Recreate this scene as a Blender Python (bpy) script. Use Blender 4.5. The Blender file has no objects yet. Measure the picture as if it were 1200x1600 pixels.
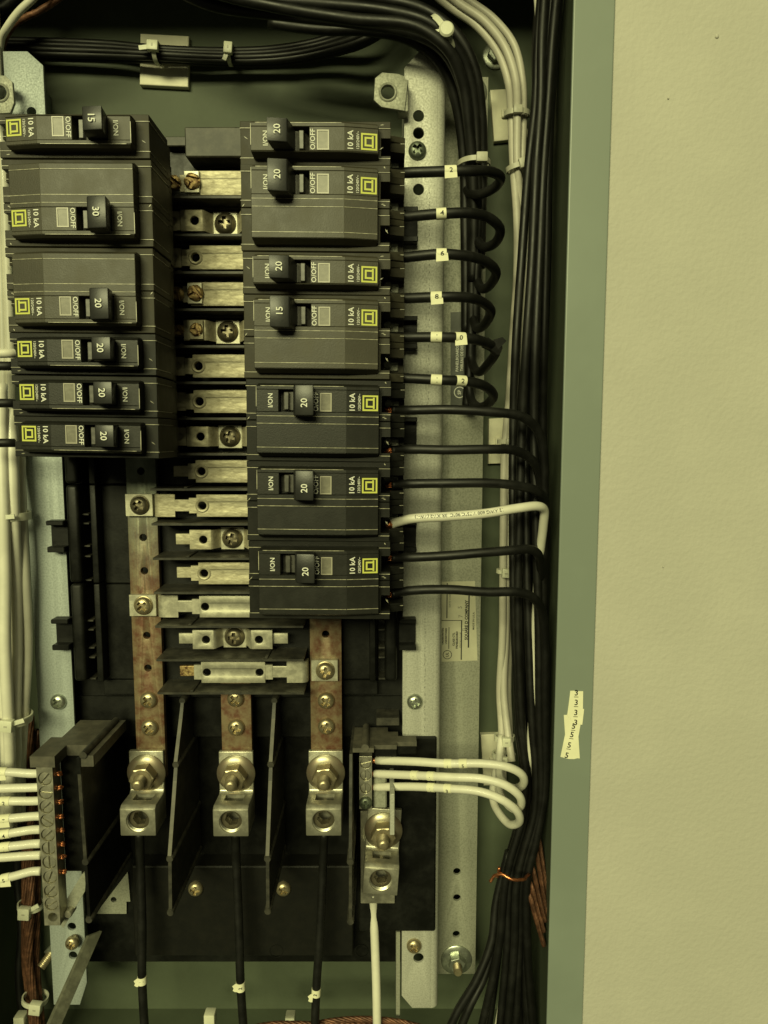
import bpy, bmesh, math, random
from mathutils import Vector, Matrix, Euler
from mathutils.geometry import tessellate_polygon

random.seed(7)
SC = bpy.context.scene
COL = SC.collection
MM = 0.001
RAD = math.radians

# ---------------------------------------------------------------- camera
F_PX, PITCH, CAM_D = 1100.0, RAD(6.02), 452.0       # focal length in photo pixels; distance from the cabinet back (mm)
cam = bpy.data.cameras.new('camera')
cam.sensor_fit = 'HORIZONTAL'
cam.sensor_width = 36.0
cam.lens = 36.0 * F_PX / 1200.0
cam.clip_start, cam.clip_end = 0.01, 50.0
camo = bpy.data.objects.new('camera', cam)
camo.location = (0, -CAM_D * MM, 0)
camo.rotation_euler = (RAD(90) - PITCH, 0, 0)
COL.objects.link(camo)
SC.camera = camo
SC.render.resolution_x, SC.render.resolution_y = 768, 1024

# ---------------------------------------------------------------- world and lamps
world = bpy.data.worlds.new('World')
SC.world = world
world.use_nodes = True
bg = world.node_tree.nodes['Background']
bg.inputs[0].default_value = (1.0, 0.98, 0.58, 1)
bg.inputs[1].default_value = 0.045


def area(name, loc, target, size, power, color):
    l = bpy.data.lights.new(name, 'AREA')
    l.shape = 'RECTANGLE'
    l.size, l.size_y = size
    l.energy = power
    l.color = color
    o = bpy.data.objects.new(name, l)
    o.location = loc
    d = Vector(target) - Vector(loc)
    o.rotation_euler = d.to_track_quat('-Z', 'Y').to_euler()
    COL.objects.link(o)
    return o


TINT = (1.0, 0.985, 0.50)
area('ceiling_lamp', (-1.4, -5.1, 1.9), (0, 0, 0), (3.0, 1.2), 298, TINT)
area('ceiling_lamp_overhead', (-0.35, -2.6, 3.0), (0, 0, -0.1), (2.2, 0.6), 34, TINT)

vs = SC.view_settings
vs.view_transform = 'Standard'
vs.look = 'None'
vs.exposure = 0.0
vs.gamma = 1.0
SC.cycles.max_bounces = 8
SC.cycles.use_denoising = True

# ---------------------------------------------------------------- helpers
CP, SP = math.cos(PITCH), math.sin(PITCH)


def P(px, py, d):
    """photo pixel -> point (mm) on the plane d mm in front of the cabinet back"""
    a, b = (px - 600.0) / F_PX, (800.0 - py) / F_PX
    dx, dy, dz = a, CP + b * SP, -SP + b * CP
    t = (CAM_D - d) / dy
    return Vector((a * t, -d, dz * t))


def X(px, py, d):
    return P(px, py, d).x


def Z(px, py, d):
    return P(px, py, d).z


def finish(bm, name, mat, parent=None, smooth=None, tags=None):
    """bm in mm -> one linked mesh object"""
    me = bpy.data.meshes.new(name)
    bmesh.ops.recalc_face_normals(bm, faces=bm.faces)
    for v in bm.verts:
        v.co *= MM
    bm.to_mesh(me)
    bm.free()
    return link(me, name, mat, parent, smooth, tags)


def link(me, name, mat=None, parent=None, smooth=None, tags=None):
    if mat is not None and not me.materials:
        me.materials.append(mat)
    if smooth:
        for p in me.polygons:
            p.use_smooth = True
        if smooth is not True:
            me.set_sharp_from_angle(angle=RAD(smooth))
    o = bpy.data.objects.new(name, me)
    COL.objects.link(o)
    if parent is not None:
        o.parent = parent
    if tags:
        tag(o, *tags)
    return o


def tag(o, label, cat, group=None):
    o['label'] = label
    o['category'] = cat
    if group:
        o['group'] = group
    return o


def thing(name, label, cat, group=None, loc=(0, 0, 0), rot=(0, 0, 0)):
    o = bpy.data.objects.new(name, None)
    o.empty_display_size = 0.01
    o.location = Vector(loc) * MM
    o.rotation_euler = rot
    COL.objects.link(o)
    return tag(o, label, cat, group)


def bevel(bm, w, seg=1, geom=None, angle=30):
    es = [e for e in (geom or bm.edges) if len(e.link_faces) == 2 and e.calc_face_angle(0) > RAD(angle)]
    if es and w > 0:
        bmesh.ops.bevel(bm, geom=es, offset=w, segments=seg, affect='EDGES', profile=0.5, clamp_overlap=True)
    return bm


def join(dst, src):
    me = bpy.data.meshes.new('tmp')
    src.to_mesh(me)
    src.free()
    dst.from_mesh(me)
    bpy.data.meshes.remove(me)
    return dst


def box(x0, x1, d0, d1, z0, z1, bev=0.0, seg=1):
    """box between x, depth d (towards the camera) and z, in mm"""
    bm = bmesh.new()
    bmesh.ops.create_cube(bm, size=1.0)
    for v in bm.verts:
        v.co = Vector(((x0 + x1) / 2 + v.co.x * (x1 - x0), -(d0 + d1) / 2 + v.co.y * (d1 - d0), (z0 + z1) / 2 + v.co.z * (z1 - z0)))
    bmesh.ops.recalc_face_normals(bm, faces=bm.faces)
    return bevel(bm, bev, seg)


def loft(a, b):
    """solid between two corresponding point loops"""
    bm = bmesh.new()
    va = [bm.verts.new(p) for p in a]
    vb = [bm.verts.new(p) for p in b]
    n = len(a)
    bm.faces.new(va)
    bm.faces.new(list(reversed(vb)))
    for i in range(n):
        bm.faces.new((va[i], vb[i], vb[(i + 1) % n], va[(i + 1) % n]))
    bmesh.ops.recalc_face_normals(bm, faces=bm.faces)
    return bm


def circle(cx, cz, r, n=20, a0=0.0):
    return [(cx + r * math.cos(a0 + 2 * math.pi * i / n), cz + r * math.sin(a0 + 2 * math.pi * i / n)) for i in range(n)]


def plate(outer, d0, d1, holes=(), bev=0.0):
    """flat sheet: outline [(x, z)] with holes, from depth d0 to front d1"""
    loops = [list(outer)] + [list(h) for h in holes]
    flat = [p for lp in loops for p in lp]
    tris = tessellate_polygon([[Vector((p[0], p[1], 0)) for p in lp] for lp in loops])
    bm = bmesh.new()
    fr = [bm.verts.new((p[0], -d1, p[1])) for p in flat]
    bk = [bm.verts.new((p[0], -d0, p[1])) for p in flat]
    for t in tris:
        try:
            bm.faces.new([fr[i] for i in t])
            bm.faces.new([bk[i] for i in reversed(t)])
        except ValueError:
            pass
    k = 0
    for lp in loops:
        n = len(lp)
        for i in range(n):
            a, b = k + i, k + (i + 1) % n
            bm.faces.new((fr[a], fr[b], bk[b], bk[a]))
        k += n
    bmesh.ops.recalc_face_normals(bm, faces=bm.faces)
    if bev:
        es = [e for e in bm.edges if len(e.link_faces) == 2 and e.calc_face_angle(0) > RAD(40) and
              abs(e.verts[0].co.y + d1) < 1e-6 and abs(e.verts[1].co.y + d1) < 1e-6]
        bmesh.ops.bevel(bm, geom=es, offset=bev, segments=2, affect='EDGES', profile=0.5, clamp_overlap=True)
    return bm


def pxpoly(pts, d):
    return [(P(x, y, d).x, P(x, y, d).z) for x, y in pts]


def lathe(prof, n=24, cx=0, cz=0, caps=True):
    """surface of revolution about the depth axis; prof = [(r, d)] from back to front"""
    bm = bmesh.new()
    rings = []
    for r, d in prof:
        if r < 1e-6:
            rings.append([bm.verts.new((cx, -d, cz))])
        else:
            rings.append([bm.verts.new((cx + r * math.cos(2 * math.pi * i / n), -d, cz + r * math.sin(2 * math.pi * i / n))) for i in range(n)])
    for a, b in zip(rings, rings[1:]):
        if len(a) == 1 and len(b) == 1:
            continue
        for i in range(n):
            j = (i + 1) % n
            if len(a) == 1:
                bm.faces.new((a[0], b[i], b[j]))
            elif len(b) == 1:
                bm.faces.new((a[i], a[j], b[0]))
            else:
                bm.faces.new((a[i], a[j], b[j], b[i]))
    for r in (rings[0], rings[-1]):
        if caps and len(r) > 1:
            bm.faces.new(r)
    bmesh.ops.recalc_face_normals(bm, faces=bm.faces)
    return bm


def spline(pts, per=7):
    pts = [Vector(p) for p in pts]
    if len(pts) < 3:
        return pts
    q = [pts[0] * 2 - pts[1]] + pts + [pts[-1] * 2 - pts[-2]]
    out = []
    for i in range(1, len(q) - 2):
        p0, p1, p2, p3 = q[i - 1:i + 3]
        t0, t1 = 0.0, (p1 - p0).length ** 0.5
        t2 = t1 + (p2 - p1).length ** 0.5
        t3 = t2 + (p3 - p2).length ** 0.5
        for k in range(per):
            t = t1 + (t2 - t1) * k / per
            a1 = p0 * ((t1 - t) / (t1 - t0)) + p1 * ((t - t0) / (t1 - t0))
            a2 = p1 * ((t2 - t) / (t2 - t1)) + p2 * ((t - t1) / (t2 - t1))
            a3 = p2 * ((t3 - t) / (t3 - t2)) + p3 * ((t - t2) / (t3 - t2))
            b1 = a1 * ((t2 - t) / (t2 - t0)) + a2 * ((t - t0) / (t2 - t0))
            b2 = a2 * ((t3 - t) / (t3 - t1)) + a3 * ((t - t1) / (t3 - t1))
            out.append(b1 * ((t2 - t) / (t2 - t1)) + b2 * ((t - t1) / (t2 - t1)))
    out.append(pts[-1])
    return out


def tube(path, r, n=12, lobes=0, twist=0.0, depth=0.14, flat=1.0):
    bm = bmesh.new()
    t = (path[1] - path[0]).normalized()
    up = Vector((0, -1, 0)) if abs(t.y) < 0.9 else Vector((0, 0, 1))
    nrm = (up - t * up.dot(t)).normalized()
    rings, s = [], 0.0
    for i, p in enumerate(path):
        if i:
            s += (p - path[i - 1]).length
        tn = (path[min(i + 1, len(path) - 1)] - path[max(i - 1, 0)]).normalized()
        nrm = (nrm - tn * nrm.dot(tn)).normalized()
        bi = tn.cross(nrm)
        ring = []
        rr = r(i / (len(path) - 1)) if callable(r) else r
        for k in range(n):
            a = 2 * math.pi * k / n
            q = rr * (1 + (depth * math.cos(lobes * (a - twist * s)) if lobes else 0))
            ring.append(bm.verts.new(p + nrm * (math.cos(a) * q * flat) + bi * (math.sin(a) * q)))
        rings.append(ring)
    for a, b in zip(rings, rings[1:]):
        for k in range(n):
            bm.faces.new((a[k], a[(k + 1) % n], b[(k + 1) % n], b[k]))
    bm.faces.new(rings[0])
    bm.faces.new(list(reversed(rings[-1])))
    bmesh.ops.recalc_face_normals(bm, faces=bm.faces)
    return bm


def temp_obj(bm):
    me = bpy.data.meshes.new('tmp')
    bmesh.ops.recalc_face_normals(bm, faces=bm.faces)
    bm.to_mesh(me)
    bm.free()
    o = bpy.data.objects.new('tmp', me)
    COL.objects.link(o)
    return o


def carve(bm, cutters):
    """bm minus the cutters, as a new bmesh (mm)"""
    a = temp_obj(bm)
    cs = [temp_obj(c) for c in cutters]
    for c in cs:
        m = a.modifiers.new('cut', 'BOOLEAN')
        m.operation = 'DIFFERENCE'
        m.solver = 'EXACT'
        m.object = c
    dg = bpy.context.evaluated_depsgraph_get()
    me = bpy.data.meshes.new_from_object(a.evaluated_get(dg))
    out = bmesh.new()
    out.from_mesh(me)
    for o in [a] + cs:
        m = o.data
        bpy.data.objects.remove(o)
        bpy.data.meshes.remove(m)
    bpy.data.meshes.remove(me)
    return out


_FONT = {}


def text_flat(s, size, bold=0.0, align='CENTER'):
    """[(x, y)] faces of a string, size = line height in mm"""
    k = (s, round(size, 3), bold, align)
    if k not in _FONT:
        c = bpy.data.curves.new('txt', 'FONT')
        c.body = s
        c.size = size
        c.align_x = align
        c.align_y = 'CENTER'
        c.resolution_u = 2
        c.offset = bold
        o = bpy.data.objects.new('txt', c)
        COL.objects.link(o)
        dg = bpy.context.evaluated_depsgraph_get()
        me = bpy.data.meshes.new_from_object(o.evaluated_get(dg))
        _FONT[k] = ([tuple(v.co[:2]) for v in me.vertices], [tuple(p.vertices) for p in me.polygons])
        bpy.data.objects.remove(o)
        bpy.data.curves.remove(c)
        bpy.data.meshes.remove(me)
    return _FONT[k]


def text_bm(s, size, cx, cz, d, rot=0.0, bold=0.0, slope=None, sx=1.0):
    """printed text on a front-facing surface; rot in degrees counter-clockwise; slope(x)->d"""
    vs_, fs = text_flat(s, size, bold)
    bm = bmesh.new()
    c, n = math.cos(RAD(rot)), math.sin(RAD(rot))
    vv = []
    for x, y in vs_:
        x *= sx
        wx, wz = cx + x * c - y * n, cz + x * n + y * c
        vv.append(bm.verts.new((wx, -(slope(wx) if slope else d), wz)))
    for f in fs:
        try:
            bm.faces.new([vv[i] for i in f])
        except ValueError:
            pass
    return bm


def text_on_wire(path, r, s0, s, size, around=0.0, turn=0.0, bold=0.0):
    """print wrapped on a wire: s0 = length along the path, around = degrees off the front, turn = rotation of the text"""
    acc = [0.0]
    for a, b in zip(path, path[1:]):
        acc.append(acc[-1] + (b - a).length)
    vs_, fs = text_flat(s, size, bold)
    c, n = math.cos(RAD(turn)), math.sin(RAD(turn))
    bm = bmesh.new()
    vv = []
    for x, y in vs_:
        a, b = x * c - y * n, x * n + y * c
        q = min(max(s0 + a, 0.0), acc[-1])
        i = 0
        while i < len(acc) - 2 and acc[i + 1] < q:
            i += 1
        f = (q - acc[i]) / max(acc[i + 1] - acc[i], 1e-9)
        p = path[i].lerp(path[i + 1], f)
        t = (path[i + 1] - path[i]).normalized()
        fr = Vector((0, -1, 0))
        fr = (fr - t * fr.dot(t)).normalized()
        up = fr.cross(t)
        up = -up if up.z < -1e-3 else up
        ang = b / r + RAD(around)
        vv.append(bm.verts.new(p + (fr * math.cos(ang) + up * math.sin(ang)) * r))
    for f in fs:
        try:
            bm.faces.new([vv[i] for i in f])
        except ValueError:
            pass
    return bm


# ---------------------------------------------------------------- materials
def mat(name, col, rough=0.5, metal=0.0, var=0.0, scale=40.0, bump=0.0, bscale=300.0, col2=None, mix=(0.45, 0.65), spec=0.5, coat=0.0,
        rvar=0.0, detail=4.0, kind='noise', stretch=None, trans=0.0, subsurface=0.0):
    m = bpy.data.materials.new(name)
    m.use_nodes = True
    nt = m.node_tree
    N, L = nt.nodes, nt.links
    b = N['Principled BSDF']
    b.inputs['Roughness'].default_value = rough
    b.inputs['Metallic'].default_value = metal
    b.inputs['Specular IOR Level'].default_value = spec
    b.inputs['Coat Weight'].default_value = coat
    b.inputs['Base Color'].default_value = (*col, 1)
    if trans:
        b.inputs['Transmission Weight'].default_value = trans
    if subsurface:
        b.inputs['Subsurface Weight'].default_value = subsurface
        b.inputs['Subsurface Radius'].default_value = (1, 1, 0.8)
        b.inputs['Subsurface Scale'].default_value = 0.002
    tc = N.new('ShaderNodeTexCoord')
    src = tc.outputs['Object']
    if stretch:
        mp = N.new('ShaderNodeMapping')
        mp.inputs['Scale'].default_value = stretch
        L.new(src, mp.inputs[0])
        src = mp.outputs[0]
    if var or col2 or rvar:
        if kind == 'voronoi':
            t = N.new('ShaderNodeTexVoronoi')
            t.inputs['Scale'].default_value = scale
            sep = N.new('ShaderNodeSeparateColor')
            L.new(src, t.inputs['Vector'])
            L.new(t.outputs['Color'], sep.inputs[0])
            fac1 = sep.outputs[0]
        else:
            t = N.new('ShaderNodeTexNoise')
            t.inputs['Scale'].default_value = scale
            t.inputs['Detail'].default_value = detail
            t.inputs['Roughness'].default_value = 0.65
            L.new(src, t.inputs['Vector'])
            fac1 = t.outputs['Fac']
        r = N.new('ShaderNodeValToRGB')
        r.color_ramp.elements[0].position, r.color_ramp.elements[1].position = mix if kind == 'noise' else (0.0, 1.0)
        c2 = col2 or tuple(min(1, c * (1 + var)) for c in col)
        c1 = col if col2 else tuple(c * (1 - var) for c in col)
        r.color_ramp.elements[0].color = (*c1, 1)
        r.color_ramp.elements[1].color = (*c2, 1)
        L.new(fac1, r.inputs[0])
        L.new(r.outputs[0], b.inputs['Base Color'])
        if rvar:
            mr = N.new('ShaderNodeMapRange')
            mr.inputs['From Min'].default_value, mr.inputs['From Max'].default_value = 0.3, 0.7
            mr.inputs['To Min'].default_value, mr.inputs['To Max'].default_value = rough - rvar, rough + rvar
            L.new(fac1, mr.inputs[0])
            L.new(mr.outputs[0], b.inputs['Roughness'])
    if bump:
        t2 = N.new('ShaderNodeTexNoise')
        t2.inputs['Scale'].default_value = bscale
        t2.inputs['Detail'].default_value = 5
        L.new(src, t2.inputs['Vector'])
        bp = N.new('ShaderNodeBump')
        bp.inputs['Strength'].default_value = bump
        bp.inputs['Distance'].default_value = 0.0006
        L.new(t2.outputs['Fac'], bp.inputs['Height'])
        L.new(bp.outputs[0], b.inputs['Normal'])
    return m


M = {}
M['wall'] = mat('wall_paint', (0.455, 0.44, 0.38), 0.75, var=0.03, scale=14, bump=0.5, bscale=420)
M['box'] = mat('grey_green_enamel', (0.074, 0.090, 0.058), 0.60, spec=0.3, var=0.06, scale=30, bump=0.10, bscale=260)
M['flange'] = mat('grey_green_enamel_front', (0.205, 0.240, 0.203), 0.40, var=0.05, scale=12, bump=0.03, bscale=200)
M['zinc'] = mat('galvanized_steel', (0.49, 0.49, 0.435), 0.58, 0.20, col2=(0.22, 0.22, 0.18), scale=1000, mix=(0.42, 0.85), rvar=0.12, bump=0.12, bscale=900)
M['zinc_dull'] = mat('galvanized_steel_dull', (0.33, 0.335, 0.275), 0.60, 0.25, col2=(0.15, 0.155, 0.12), scale=900, mix=(0.42, 0.85), rvar=0.1, bump=0.12, bscale=900)
M['zinc_cool'] = mat('galvanized_steel_cool', (0.38, 0.42, 0.41), 0.58, 0.25, col2=(0.19, 0.215, 0.205), scale=1000, mix=(0.42, 0.85), rvar=0.1, bump=0.12, bscale=900)
M['pale_plastic'] = mat('paler_mottled_plastic', (0.060, 0.056, 0.043), 0.55, col2=(0.115, 0.105, 0.078), scale=160, mix=(0.35, 0.7), bump=0.08, bscale=700)  # paler mottled plastic for the top shelf, stepped cap and edge strips
M['case'] = mat('breaker_plastic', (0.042, 0.038, 0.025), 0.52, spec=0.2, var=0.22, scale=90, rvar=0.08, bump=0.10, bscale=1500)
M['face'] = mat('breaker_face_plastic', (0.049, 0.0445, 0.029), 0.48, spec=0.4, var=0.16, scale=70, rvar=0.06, bump=0.12, bscale=1800)
M['handle'] = mat('toggle_plastic', (0.022, 0.022, 0.021), 0.38, var=0.25, scale=120, bump=0.05, bscale=1500)
M['black'] = mat('black_phenolic', (0.0055, 0.0058, 0.0046), 0.48, spec=0.28, var=0.35, scale=80, rvar=0.12, bump=0.08, bscale=700)
M['fin'] = mat('dusty_black_plastic', (0.026, 0.025, 0.020), 0.5, spec=0.4, col2=(0.075, 0.070, 0.054), scale=160, mix=(0.4, 0.75), bump=0.08, bscale=700)
M['case_new'] = mat('newer_breaker_plastic', (0.012, 0.012, 0.0095), 0.48, spec=0.2, var=0.25, scale=90, rvar=0.08, bump=0.08, bscale=1500)
M['face_new'] = mat('newer_breaker_face', (0.0135, 0.0135, 0.0105), 0.44, spec=0.35, var=0.2, scale=70, rvar=0.06, bump=0.10, bscale=1800)
M['glint_chip'] = mat('seam_glint_and_chips', (0.40, 0.38, 0.28), 0.4, var=0.35, scale=300)  # pale colour paints edge highlights on seams and rims; also chipped flecks
M['fin_dark'] = mat('dark_moulded_plastic', (0.0065, 0.0066, 0.0054), 0.46, spec=0.32, col2=(0.011, 0.0105, 0.008), scale=130, mix=(0.4, 0.75), bump=0.08, bscale=700)
M['slot'] = mat('slot_plastic', (0.010, 0.010, 0.010), 0.5, var=0.2)
M['tin'] = mat('tinned_strap', (0.50, 0.46, 0.33), 0.60, 0.45, col2=(0.27, 0.235, 0.155), scale=500, mix=(0.45, 0.8), rvar=0.1, bump=0.35, bscale=800, stretch=(0.4, 1, 1))
M['tin_clean'] = mat('tinned_strap_clean', (0.50, 0.48, 0.38), 0.46, 0.6, var=0.12, scale=260, rvar=0.08, bump=0.08, bscale=800)
M['alu'] = mat('aluminium_lug', (0.52, 0.50, 0.40), 0.36, 0.75, var=0.12, scale=200, rvar=0.08, bump=0.08, bscale=900)
M['copper_bar'] = mat('tarnished_copper_bar', (0.245, 0.190, 0.112), 0.52, 0.4, col2=(0.125, 0.052, 0.028), scale=170, mix=(0.38, 0.64), detail=7, rvar=0.1, bump=0.12, bscale=900)
M['brass'] = mat('zinc_chromate_screw', (0.46, 0.39, 0.25), 0.36, 0.8, var=0.12, scale=150, rvar=0.06)
M['bronze'] = mat('dark_bronze_screw', (0.20, 0.175, 0.12), 0.36, 0.75, var=0.1, scale=150, rvar=0.06)
M['steel_screw'] = mat('zinc_screw', (0.50, 0.53, 0.45), 0.34, 0.85, var=0.2, scale=260)
M['green_screw'] = mat('dark_steel_screw', (0.14, 0.16, 0.12), 0.42, 0.7, var=0.2, scale=260)
M['rust'] = mat('corroded_screw', (0.50, 0.36, 0.16), 0.5, 0.6, col2=(0.12, 0.06, 0.025), scale=420, mix=(0.4, 0.6), bump=0.5, bscale=900)
M['wire_black'] = mat('black_wire_jacket', (0.0075, 0.0075, 0.0065), 0.48, var=0.3, scale=90, rvar=0.08, bump=0.08, bscale=180, spec=0.4)
M['wire_white'] = mat('white_wire_jacket', (0.70, 0.68, 0.57), 0.42, var=0.06, scale=60, bump=0.04, bscale=250, coat=0.1)
M['wire_grey'] = mat('grey_wire_jacket', (0.50, 0.475, 0.40), 0.45, var=0.08, scale=60, bump=0.05, bscale=250)
M['copper'] = mat('bright_copper_strand', (0.72, 0.27, 0.12), 0.32, 0.9, var=0.25, scale=400)
M['copper_old'] = mat('dull_copper_strand', (0.17, 0.078, 0.044), 0.52, 0.45, var=0.4, scale=220, bump=0.2, bscale=900)
M['nylon'] = mat('nylon_tie', (0.66, 0.66, 0.52), 0.42, var=0.05, scale=90, subsurface=0.15)
M['nylon_old'] = mat('nylon_tie_aged', (0.42, 0.41, 0.33), 0.45, var=0.08, scale=90)
M['pad'] = mat('adhesive_mount', (0.74, 0.71, 0.55), 0.55, var=0.08, scale=50)
M['paper'] = mat('marker_tape', (0.80, 0.78, 0.56), 0.6, var=0.04, scale=120)
M['foil'] = mat('foil_label', (0.60, 0.58, 0.44), 0.40, 0.35, var=0.06, scale=60)
M['plate_dark'] = mat('dark_nameplate', (0.085, 0.09, 0.08), 0.5, 0.2, var=0.15, scale=150)
M['ink'] = mat('black_ink', (0.012, 0.012, 0.010), 0.6)
M['ink_grey'] = mat('grey_ink', (0.24, 0.23, 0.18), 0.6)
M['ink_white'] = mat('white_print', (0.74, 0.74, 0.66), 0.6)
M['ink_yellow'] = mat('yellow_print', (0.58, 0.60, 0.12), 0.55)
M['window'] = mat('clear_indicator_window', (0.20, 0.19, 0.15), 0.35, var=0.15, scale=300, spec=0.35)
M['window_rim'] = mat('window_rim', (0.36, 0.34, 0.27), 0.35, spec=0.5)
M['hub'] = mat('toggle_hub', (0.085, 0.082, 0.072), 0.4, var=0.3, scale=300)
M['steel_lever'] = mat('dull_steel_bar', (0.20, 0.20, 0.15), 0.5, 0.5, var=0.25, scale=110, bump=0.15, bscale=500)
M['green_lug'] = mat('chromate_washer', (0.33, 0.31, 0.215), 0.36, 0.7, col2=(0.24, 0.17, 0.125), scale=90, mix=(0.35, 0.7), rvar=0.08)

# ---------------------------------------------------------------- wall and cabinet
FRONT = 140.0
XR = 0.5 * (X(900, 0, FRONT) + X(855, 1600, FRONT))         # inner edge of the front flange
XO = 0.5 * (X(965, 0, FRONT) + X(908, 1600, FRONT))
XL = -170.6 - XR
XLO = -170.6 - XO
ZT, ZB = 274.0, Z(600, 1576, 0)
FL = XO - XR


def build_cabinet():
    wl = bmesh.new()
    x0, x1, z0, z1 = XLO + 1, XO + .2, ZB - FL + 1, ZT + FL - 1
    B = 1500
    outer = [(-B, -B), (B, -B), (B, B), (-B, B)]
    hole = [(x0, z0), (x0, z1), (x1, z1), (x1, z0)]
    w = finish(plate(outer, FRONT - 16, FRONT - 1.6, [hole]), 'wall', M['wall'])
    w['kind'] = 'structure'
    for px, py, r in ((1120, 57, .9), (1044, 154, .45), (1036, 886, .4)):
        q = P(px, py, FRONT - 1.6)
        finish(lathe([(r, FRONT - 1.8), (r, FRONT - 1.4), (r * .6, FRONT - 1.1), (0, FRONT - 1.0)], 10, q.x, q.z), 'paint_nib', M['wall'], w, True)
    c = thing('electrical_cabinet', 'grey-green enamelled steel panel cabinet set into the cream wall', 'cabinet', loc=(0, 0, 0))
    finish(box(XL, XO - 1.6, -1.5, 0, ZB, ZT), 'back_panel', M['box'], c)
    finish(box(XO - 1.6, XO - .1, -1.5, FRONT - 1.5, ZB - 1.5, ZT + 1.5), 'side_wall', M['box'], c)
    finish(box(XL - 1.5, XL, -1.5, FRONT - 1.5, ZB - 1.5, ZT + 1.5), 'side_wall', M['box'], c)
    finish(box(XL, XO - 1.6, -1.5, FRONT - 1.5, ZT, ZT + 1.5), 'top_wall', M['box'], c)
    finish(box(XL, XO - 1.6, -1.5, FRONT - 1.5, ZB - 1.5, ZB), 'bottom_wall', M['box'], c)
    finish(box(XR - 0.6, XO, FRONT - 1.5, FRONT, ZB - FL, ZT + FL, 0.65, 3), 'flange', M['flange'], c)
    finish(box(XLO, XL + 0.6, FRONT - 1.5, FRONT, ZB - FL, ZT + FL, 0.65, 3), 'flange', M['flange'], c)
    finish(box(XL + 0.6, XR - 0.6, FRONT - 1.5, FRONT, ZT, ZT + FL, 0.4, 2), 'flange', M['flange'], c)
    finish(box(XL + 0.6, XR - 0.6, FRONT - 1.5, FRONT, ZB - FL, ZB, 0.4, 2), 'flange', M['flange'], c)


build_cabinet()


# ---------------------------------------------------------------- screws
def cross_cut(r, d):
    a, w = r * 0.60, r * 0.20
    out = [(-w, -a), (w, -a), (w, -w), (a, -w), (a, w), (w, w), (w, a), (-w, a), (-w, w), (-a, w), (-a, -w), (-w, -w)]
    return plate(out, d - 0.62 * r, d + r)


_SCREW = {}


def screw_mesh(kind, r):
    """head seated on depth 0, facing the camera"""
    k = (kind, round(r, 2))
    if k in _SCREW:
        return _SCREW[k]
    if kind == 'slot':
        bm = lathe([(r, -1.0), (r, r * 0.10), (r * 0.9, r * 0.2), (0, r * 0.26)], 24)
        bm = carve(bm, [box(-r * 1.2, r * 1.2, r * -0.18, r, -r * 0.13, r * 0.13)])
    elif kind == 'worn':
        bm = lathe([(r * 0.9, -1.0), (r, 0.1), (r, r * 0.25), (r * 0.8, r * 0.45), (0, r * 0.5)], 16)
        bm = carve(bm, [plate([(-r * .2, -r), (r * .25, -r * .9), (r * .2, r * .2), (r, r * .3), (r * .8, r * .6), (-r * .1, r * .5), (-r, r * .35), (-r, 0), (-r * .2, -r * .1)], r * 0.12, r)])
        for v in bm.verts:
            v.co += Vector((random.uniform(-1, 1), random.uniform(-.5, .5), random.uniform(-1, 1))) * r * 0.06
    else:
        bm = lathe([(r * 0.98, -1.0), (r, 0.0), (r * 0.985, r * 0.20), (r * 0.90, r * 0.40), (r * 0.72, r * 0.55), (r * 0.45, r * 0.64), (0, r * 0.68)], 28)
        bm = carve(bm, [cross_cut(r, r * 0.66)])
    me = bpy.data.meshes.new('screw')
    for v in bm.verts:
        v.co *= MM
    bm.to_mesh(me)
    bm.free()
    for p in me.polygons:
        p.use_smooth = True
    me.set_sharp_from_angle(angle=RAD(35))
    _SCREW[k] = me
    return me


def screw(parent, at, r, m, kind='phillips', spin=None, name='screw', washer=None, tags=None):
    """at = Vector (mm) relative to the parent"""
    base = screw_mesh(kind, r)
    me = base.copy()
    me.materials.clear()
    me.materials.append(m)
    o = link(me, name, None, parent, tags=tags)
    o.location = Vector(at) * MM
    o.rotation_euler = (0, RAD(random.uniform(0, 90) if spin is None else spin), 0)
    if washer:
        w = finish(lathe([(washer, -0.6), (washer, 0.0), (washer * 0.93, 0.3), (r * 0.9, 0.3)], 28), 'washer', m, o, 40)
    return o


# ---------------------------------------------------------------- mounting rails
def rail(name, label, outline, d, holes, bend=None, m='zinc'):
    t = thing(name, label, 'rail')
    finish(plate(pxpoly(outline, d), d - 1.6, d, [circle(P(x, y, d).x, P(x, y, d).z, r, 16) for x, y, r in holes], 0.25), 'rail_face', M[m], t)
    return t


RD, SD = 52.0, 22.0
xr = 0.5 * (X(692, 100, RD) + X(684, 1570, RD))
xl = 0.5 * (X(632, 105, RD) + X(629, 1000, RD))


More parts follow.
